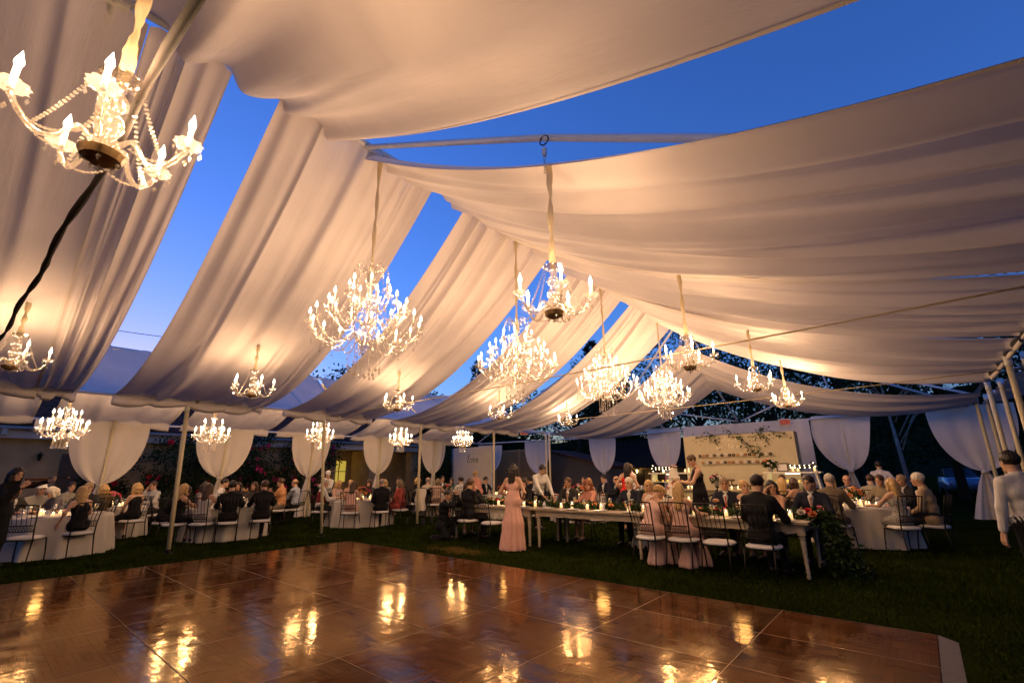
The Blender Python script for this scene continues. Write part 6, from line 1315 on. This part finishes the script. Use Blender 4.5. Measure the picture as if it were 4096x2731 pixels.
# lattice fence
o = empty('lattice_fence', (-16.7, 20.0, 0)); tag(o, 'brown diagonal lattice fence behind the tied curtain', 'fence'); LW = mat('lattice_wood', (.42, .26, .11), .7, 0, .2, 8)
for x in (-1.75, 0, 1.75): mb = MB(); mb.box(x-.045, x+.045, -.05, .05, 0, 2.75); mb.build('fence_post', LW, o)
for z in (.15, 2.68): mb = MB(); mb.box(-1.7, 1.7, -.03, .03, z-.04, z+.04); mb.build('rail', LW, o)
for s in (-1, 1):
    k = -2.6
    while k < 3.5:
        # clip diagonal x = k + s*(z) to the frame
        seg = []
        za, zb = .19, 2.64; xa, xb = (k+za-1.3, k+zb-1.3) if s > 0 else (k-za+1.3, k-zb+1.3)
        lo, hi = -1.69, 1.69; t0, t1 = 0., 1.; dx = xb-xa
        for lim, sg in ((lo, 1), (hi, -1)):
            fa, fb = sg*(xa-lim), sg*(xb-lim)
            if fa < 0 and fb < 0: t0, t1 = 1, 0
            elif fa < 0: t0 = max(t0, fa/(fa-fb))
            elif fb < 0: t1 = min(t1, fa/(fa-fb))
        if t1-t0 > .03:
            P0 = Vector((xa+dx*t0, .012*s, za+(zb-za)*t0)); P1 = Vector((xa+dx*t1, .012*s, za+(zb-za)*t1)); d = (P1-P0); L = d.length; an_ = math.atan2(d.z, d.x)
            mb = MB(); mb.box(0, L, -.006, .006, -.02, .02); mb.build('lattice_slat', LW, o, tuple(P0), (0, -an_, 0))
        k += .15
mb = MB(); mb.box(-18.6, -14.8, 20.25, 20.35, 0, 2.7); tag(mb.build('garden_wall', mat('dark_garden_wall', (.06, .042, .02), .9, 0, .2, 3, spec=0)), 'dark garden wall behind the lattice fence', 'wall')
# sloping gable and low outbuilding with porch lights
o = empty('garden_shed', (-14.2, 21.4, 0)); tag(o, 'pale gabled shed wall sloping down behind the curtains', 'shed')
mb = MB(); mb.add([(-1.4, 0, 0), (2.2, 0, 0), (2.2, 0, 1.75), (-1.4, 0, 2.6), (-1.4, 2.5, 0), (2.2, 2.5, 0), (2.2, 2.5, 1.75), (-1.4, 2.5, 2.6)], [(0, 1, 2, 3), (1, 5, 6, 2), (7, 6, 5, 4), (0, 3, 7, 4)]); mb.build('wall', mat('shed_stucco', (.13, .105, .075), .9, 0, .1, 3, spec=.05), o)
mb = MB(); mb.add([(-1.5, -.2, 2.66), (2.4, -.2, 1.74), (2.4, 2.7, 1.74), (-1.5, 2.7, 2.66), (-1.5, -.2, 2.72), (2.4, -.2, 1.80), (2.4, 2.7, 1.80), (-1.5, 2.7, 2.72)], [(3, 2, 1, 0), (4, 5, 6, 7), (0, 1, 5, 4), (1, 2, 6, 5)]); mb.build('roof', TILE, o)
o = empty('low_outbuilding', (-11, 25, 0)); tag(o, 'low outbuilding with dark roof and lit porch behind the red dress', 'building')
mb = MB(); mb.box(-4.6, 3.2, .9, 1.1, 0, 1.95); mb.build('wall', mat('porch_wall', (.36, .25, .12), .85, 0, .1, 3), o)
for x in (-3.2, -1.6, .0, 1.6): mb = MB(); mb.box(x-.4, x+.4, .86, .898, .02, 1.6); mb.build('door', mat('dark_door', (.05, .03, .02)), o)
mb = MB(); mb.add([(-4.9, -.3, 1.78), (3.5, -.3, 1.78), (3.5, 2.6, 3.4), (-4.9, 2.6, 3.4), (-4.9, -.3, 1.70), (3.5, -.3, 1.70), (3.5, 2.6, 3.3), (-4.9, 2.6, 3.3)], [(0, 1, 2, 3), (7, 6, 5, 4), (0, 4, 5, 1)]); mb.build('roof', mat('dark_shingle', (.030, .022, .017), .9, 0, .3, 10, spec=0), o)
for x in (-4.5, -2.0, .6, 3.0): mb = MB(); mb.tube([(x, -.1, 0), (x, -.1, 1.72)], .05, 8); mb.build('porch_post', LEGW, o)
for x, lb in ((-14.2, 'lit porch lantern left of the navy-suited man'), (-11.0, 'lit porch lantern right of the red dress'), (-12.6, 'lit porch lantern above the red dress woman')):
    sconce(x, 25.85, 1.55, 7, lb, -pi/2)
# added dark ring that blocks the orange glow and light along the horizon
a = np.linspace(0, 2*pi, 181); hh = 17+5*np.sin(a*5+1)+3*np.sin(a*13)+1.5*np.sin(a*31); G = []
for rr, f in ((130, 0), (150, .6), (175, 1.0), (260, 1.02)): G.append(np.stack([rr*np.cos(a), rr*np.sin(a), hh*f-.3], -1))
tag(obj('horizon_screen', grid_mesh('horizon_screen', np.array(G)), mat('horizon_screen_dark', (.010, .016, .008), .95, 0, .4, .2, spec=0)), 'added dark ring blocking the glow on the horizon', 'horizon_screen', kind='structure')
# ---------------- plants
def blob_leaves(cs, per, size, seed, flat=1.0):
    rg = np.random.default_rng(seed); P = []; D = []
    for (c, r) in cs:
        n = max(6, int(per*r*r)); v = rg.normal(size=(n, 3)); v /= np.linalg.norm(v, axis=1)[:, None]; q = r*rg.uniform(.45, 1.08, n)[:, None]; P.append(np.array(c)+v*q*np.array((1, 1, flat))); D.append(v)
    return leaf_mass(np.concatenate(P), size, seed+1, np.concatenate(D))
DARKLEAF = mat('shade_leaf', (.022, .038, .009), .6, 0, .5, 1.2, spec=.08); PINELEAF = mat('conifer_needles', (.014, .028, .012), .7, 0, .4, 1.5, spec=.08); BARK = mat('bark', (.06, .04, .025), .9, 0, .3, 5, .6, 12)
def shrub(x, y, w_, d_, h_, label, seed, name='flowering_shrub', fl=None, nfl=0, per=950, size=.105):
    rg = random.Random(seed); o = empty(name, (x, y, 0)); tag(o, label, 'shrub', 'shrubs along the house'); cs = []
    for i in range(int(12+w_*d_*h_*2)): cs.append(((rg.uniform(-w_/2, w_/2), rg.uniform(-d_/2, d_/2), rg.uniform(.3, h_-.3)), rg.uniform(.35, .62)))
    tag(obj('foliage', blob_leaves(cs, per, size, seed), DARKLEAF, o), kind='stuff')
    mb = MB()
    for k in range(6): mb.tube([(rg.uniform(-w_/3, w_/3), rg.uniform(-d_/3, d_/3), 0), (rg.uniform(-w_/3, w_/3), rg.uniform(-d_/3, d_/3), h_*.7)], [.04, .015], 5)
    mb.build('stem', BARK, o)
    for k in range(nfl): c, r = cs[rg.randrange(len(cs))]; obj('bloom', BLOOM[k % 3], FC[fl], o, (c[0]+r*.9*rg.uniform(.5, 1), c[1]-r*.4*rg.uniform(-1, 1), c[2]+r*rg.uniform(-.2, .9)), (rg.uniform(0, 2), rg.uniform(0, 2), 0), rg.uniform(1.6, 2.6))
shrub(-19.6, 4.9, 1.2, 1.9, 2.9, 'dark bougainvillea shrub between the first and second curtains', 301, fl='red', nfl=14)
shrub(-19.6, 7.0, 1.2, 2.0, 3.0, 'dark shrub with magenta flowers behind the second curtain', 302, fl='magenta', nfl=26)
shrub(-19.7, 9.3, 1.2, 2.4, 3.0, 'tall dark shrub with a magenta cluster left of the third curtain', 303, fl='magenta', nfl=30)
shrub(-20.0, 3.2, .7, .8, 2.4, 'small red-flowered shrub beside the first curtain', 304, fl='red', nfl=12)
shrub(-19.4, 16.3, 1.6, 2.2, 2.7, 'dark shrub left of the love wall', 305)
def tree(x, y, h_, cr, label, seed, kind='broad', per=125, size=.23, trunk=.22, name='leafy_tree', z0=.32, barkm=None):
    rg = random.Random(seed); o = empty(name, (x, y, 0)); tag(o, label, 'tree', 'trees behind the tent'); mb = MB(); cs = []
    if kind == 'broad':
        top = h_*.72; mb.tube([(0, 0, 0), (.1*rg.uniform(-1, 1), .1*rg.uniform(-1, 1), h_*.3), (.3*rg.uniform(-1, 1), .3*rg.uniform(-1, 1), top)], [trunk, trunk*.8, trunk*.25], 8)
        for k in range(9):
            a = rg.uniform(0, 6.28); zb = h_*rg.uniform(.28, .55); e = (cr*.8*math.cos(a), cr*.8*math.sin(a), zb+h_*rg.uniform(.12, .32)); mb.tube([(0, 0, zb), (e[0]*.5, e[1]*.5, (zb+e[2])/2+.2), e], [trunk*.4, trunk*.25, trunk*.08], 5)
        for k in range(46):
            v = Vector((rg.gauss(0, 1), rg.gauss(0, 1), rg.gauss(0, 1))).normalized()*(rg.random()**.4); zc = h_*(z0+1)/2; hz = h_*(1-z0)/2
            cs.append(((v.x*cr, v.y*cr, zc+v.z*hz), cr*rg.uniform(.16, .34)))
        tag(obj('crown', blob_leaves(cs, per, size, seed, .8), DARKLEAF, o), kind='stuff')
    else:
        mb.tube([(0, 0, 0), (0, 0, h_)], [trunk, .02], 7); P = []; D = []; nr = int(h_*3.2)
        for i in range(nr):
            t = i/nr; z = h_*(.12+.86*t); L = cr*(1-t)**.85*rg.uniform(.7, 1.15)+.12; m = 5+int(4*(1-t))
            for k in range(m):
                a = rg.uniform(0, 6.28); dr = -.18+.35*t; q = Vector((math.cos(a), math.sin(a), dr))
                for j in range(int(7+L*9)): s_ = L*(j+1)/int(7+L*9); P.append((q.x*s_+rg.gauss(0, .07), q.y*s_+rg.gauss(0, .07), z+q.z*s_-.10*s_*s_/max(L, .1)+rg.gauss(0, .05))); D.append((q.x, q.y, -.35+.6*rg.random()))
        tag(obj('crown', leaf_mass(P, size, seed, D), PINELEAF, o), kind='stuff')
    mb.build('trunk', barkm or BARK, o, smooth=True)
tree(-26, 15.5, 9.6, 3.2, 'dark tree behind the house seen below the largest chandelier', 401)
tree(-29, 22.5, 8.2, 3.0, 'dark tree left of the small conifer', 402)
tree(-26.5, 26.5, 10.9, 1.9, 'pointed conifer left of the second grand chandelier', 403, 'pine', size=.32, name='conifer_tree')
tree(-24.0, 26.6, 9.7, 1.8, 'shorter conifer beside the left pointed conifer', 404, 'pine', size=.32, name='conifer_tree')
tree(-19.5, 33, 12.6, 2.6, 'tall conifer against the sky right of the centre chandelier', 405, 'pine', size=.36, name='conifer_tree')
tree(-16.6, 31.5, 11.9, 2.4, 'conifer just right of the tall centre conifer', 406, 'pine', size=.36, name='conifer_tree')
names = ['behind the lattice fence', 'behind the shed', 'behind the exit sign', 'behind the fourth grand chandelier', 'above the donut board', 'right of the donut board', 'behind the right-hand table', 'behind the far right curtain', 'at the right edge', 'far right beyond the paired posts']
for k, (x, y, h_, cr) in enumerate(((-22, 27, 8.4, 3.2), (-17.5, 27.5, 9.2, 3.4), (-13.5, 30.5, 11.2, 3.8), (-9.8, 29.0, 11.4, 3.8), (-6.2, 31, 10.6, 4.0), (-2.6, 32, 12.2, 4.0), (1.4, 33, 13.0, 4.0), (5.0, 30.5, 12.5, 4.0), (8.4, 28, 11.0, 3.8), (11.8, 26, 11.5, 3.8))):
    tree(x, y, h_, cr, 'dark leafy tree '+names[k], 410+k, per=125, size=.22, z0=.10)
for k, (x, y, h_, cr) in enumerate(((-9, 39, 13.5, 5), (-1.5, 42, 15.5, 5), (7, 40, 15, 5), (16, 36, 14, 5))): tree(x, y, h_, cr, ['tall dark tree in the back row left of the gable', 'tall dark tree in the back row at the gable', 'tall dark tree in the back row right of the gable', 'tall dark tree in the back row at the far right'][k], 430+k, per=80, size=.30, z0=.1)
for k, (x, y, w_) in enumerate(((-21, 29, 6), (-15, 30, 6), (-8.5, 27.8, 6), (-3.0, 27.0, 5), (5, 26, 4.5), (9.5, 24.5, 5))):
    shrub(x, y, w_, 1.6, 3.0, ['dark hedge behind the lattice fence', 'dark hedge behind the shed', 'dark hedge behind the outbuilding', 'dark hedge behind the donut board', 'dark hedge right of the parked car', 'dark hedge at the right picture edge'][k], 450+k, 'hedge', per=260, size=.15)
PALEB = mat('pale_birch_bark', (.26, .23, .19), .8, 0, .35, 6)
tree(-.45, 24.5, 7.5, 1.8, 'pale-barked tree leaning behind the waiter on the right', 470, per=110, size=.18, trunk=.085, z0=.5, barkm=PALEB)
# parked car far right
o = empty('parked_car', (1.65, 41, 0), R(95)); tag(o, 'pale blue parked car in the dark beyond the lawn', 'car'); CP = mat('car_paint', (.25, .36, .55), .25, .3, coat=.6); CG = mat('car_glass', (.02, .03, .05), .1, spec=.8)
def section(x, z0, z1, hw, hr): return [(x, -hw, z0), (x, -hw, (z0+z1)*.5), (x, -hr, z1), (x, hr, z1), (x, hw, (z0+z1)*.5), (x, hw, z0)]
secs = [section(*a) for a in ((-2.15, .45, .7, .72, .62), (-1.95, .3, .92, .84, .76), (-1.0, .28, .98, .88, .80), (.6, .28, 1.0, .88, .8), (1.6, .28, .98, .88, .8), (2.1, .35, .9, .82, .7), (2.2, .5, .75, .74, .6))]
mb = MB(); n = 6; mb.add([p for s_ in secs for p in s_], [(i*n+j, i*n+(j+1) % n, (i+1)*n+(j+1) % n, (i+1)*n+j) for i in range(len(secs)-1) for j in range(n)]+[tuple(range(n-1, -1, -1)), tuple(range((len(secs)-1)*n, len(secs)*n))]); mb.build('body', CP, o, smooth=True)
cab = [(-1.0, .97, .78, .0), (-.35, 1.42, .62, 0), (1.0, 1.45, .62, 0), (1.75, .97, .74, 0)]
mb = MB(); mb.add([(x, s_*w2, z) for x, z, w2, _ in cab for s_ in (-1, 1)], [(0, 1, 3, 2), (4, 5, 7, 6), (0, 2, 4, 6), (1, 7, 5, 3)]); mb.build('cabin_glass', CG, o); mb = MB(); mb.box(-.36, 1.02, -.64, .64, 1.44, 1.49); mb.build('roof', CP, o)
for x in (-1.35, 1.35):
    for s_ in (-1, 1): mb = MB(); mb.tube([(0, s_*.70, 0), (0, s_*.88, 0)], .32, 16); w2 = mb.build('wheel', mat('tyre', (.01, .01, .01)), o, (x, 0, .325)); mb = MB(); mb.tube([(0, s_*.75, 0), (0, s_*.89, 0)], .18, 12); mb.build('rim', mat('steel', (.5, .5, .48)), w2)
for s_ in (-1, 1): mb = MB(); mb.ball((-2.08, s_*.6, .7), .1, 8, 5); mb.build('headlight', mat('lamp_lens', (.6, .62, .65), .2), o)
mb = MB(); mb.tube([(-30, 2.0+10*t-5, 8.75-.1*t+.25*(2*t-1)**2) for t in np.linspace(0, 1, 14)], .018, 5); tag(mb.build('overhead_wire', DARKIRON), 'thin dark overhead wire crossing the sky gap on the left', 'wire')
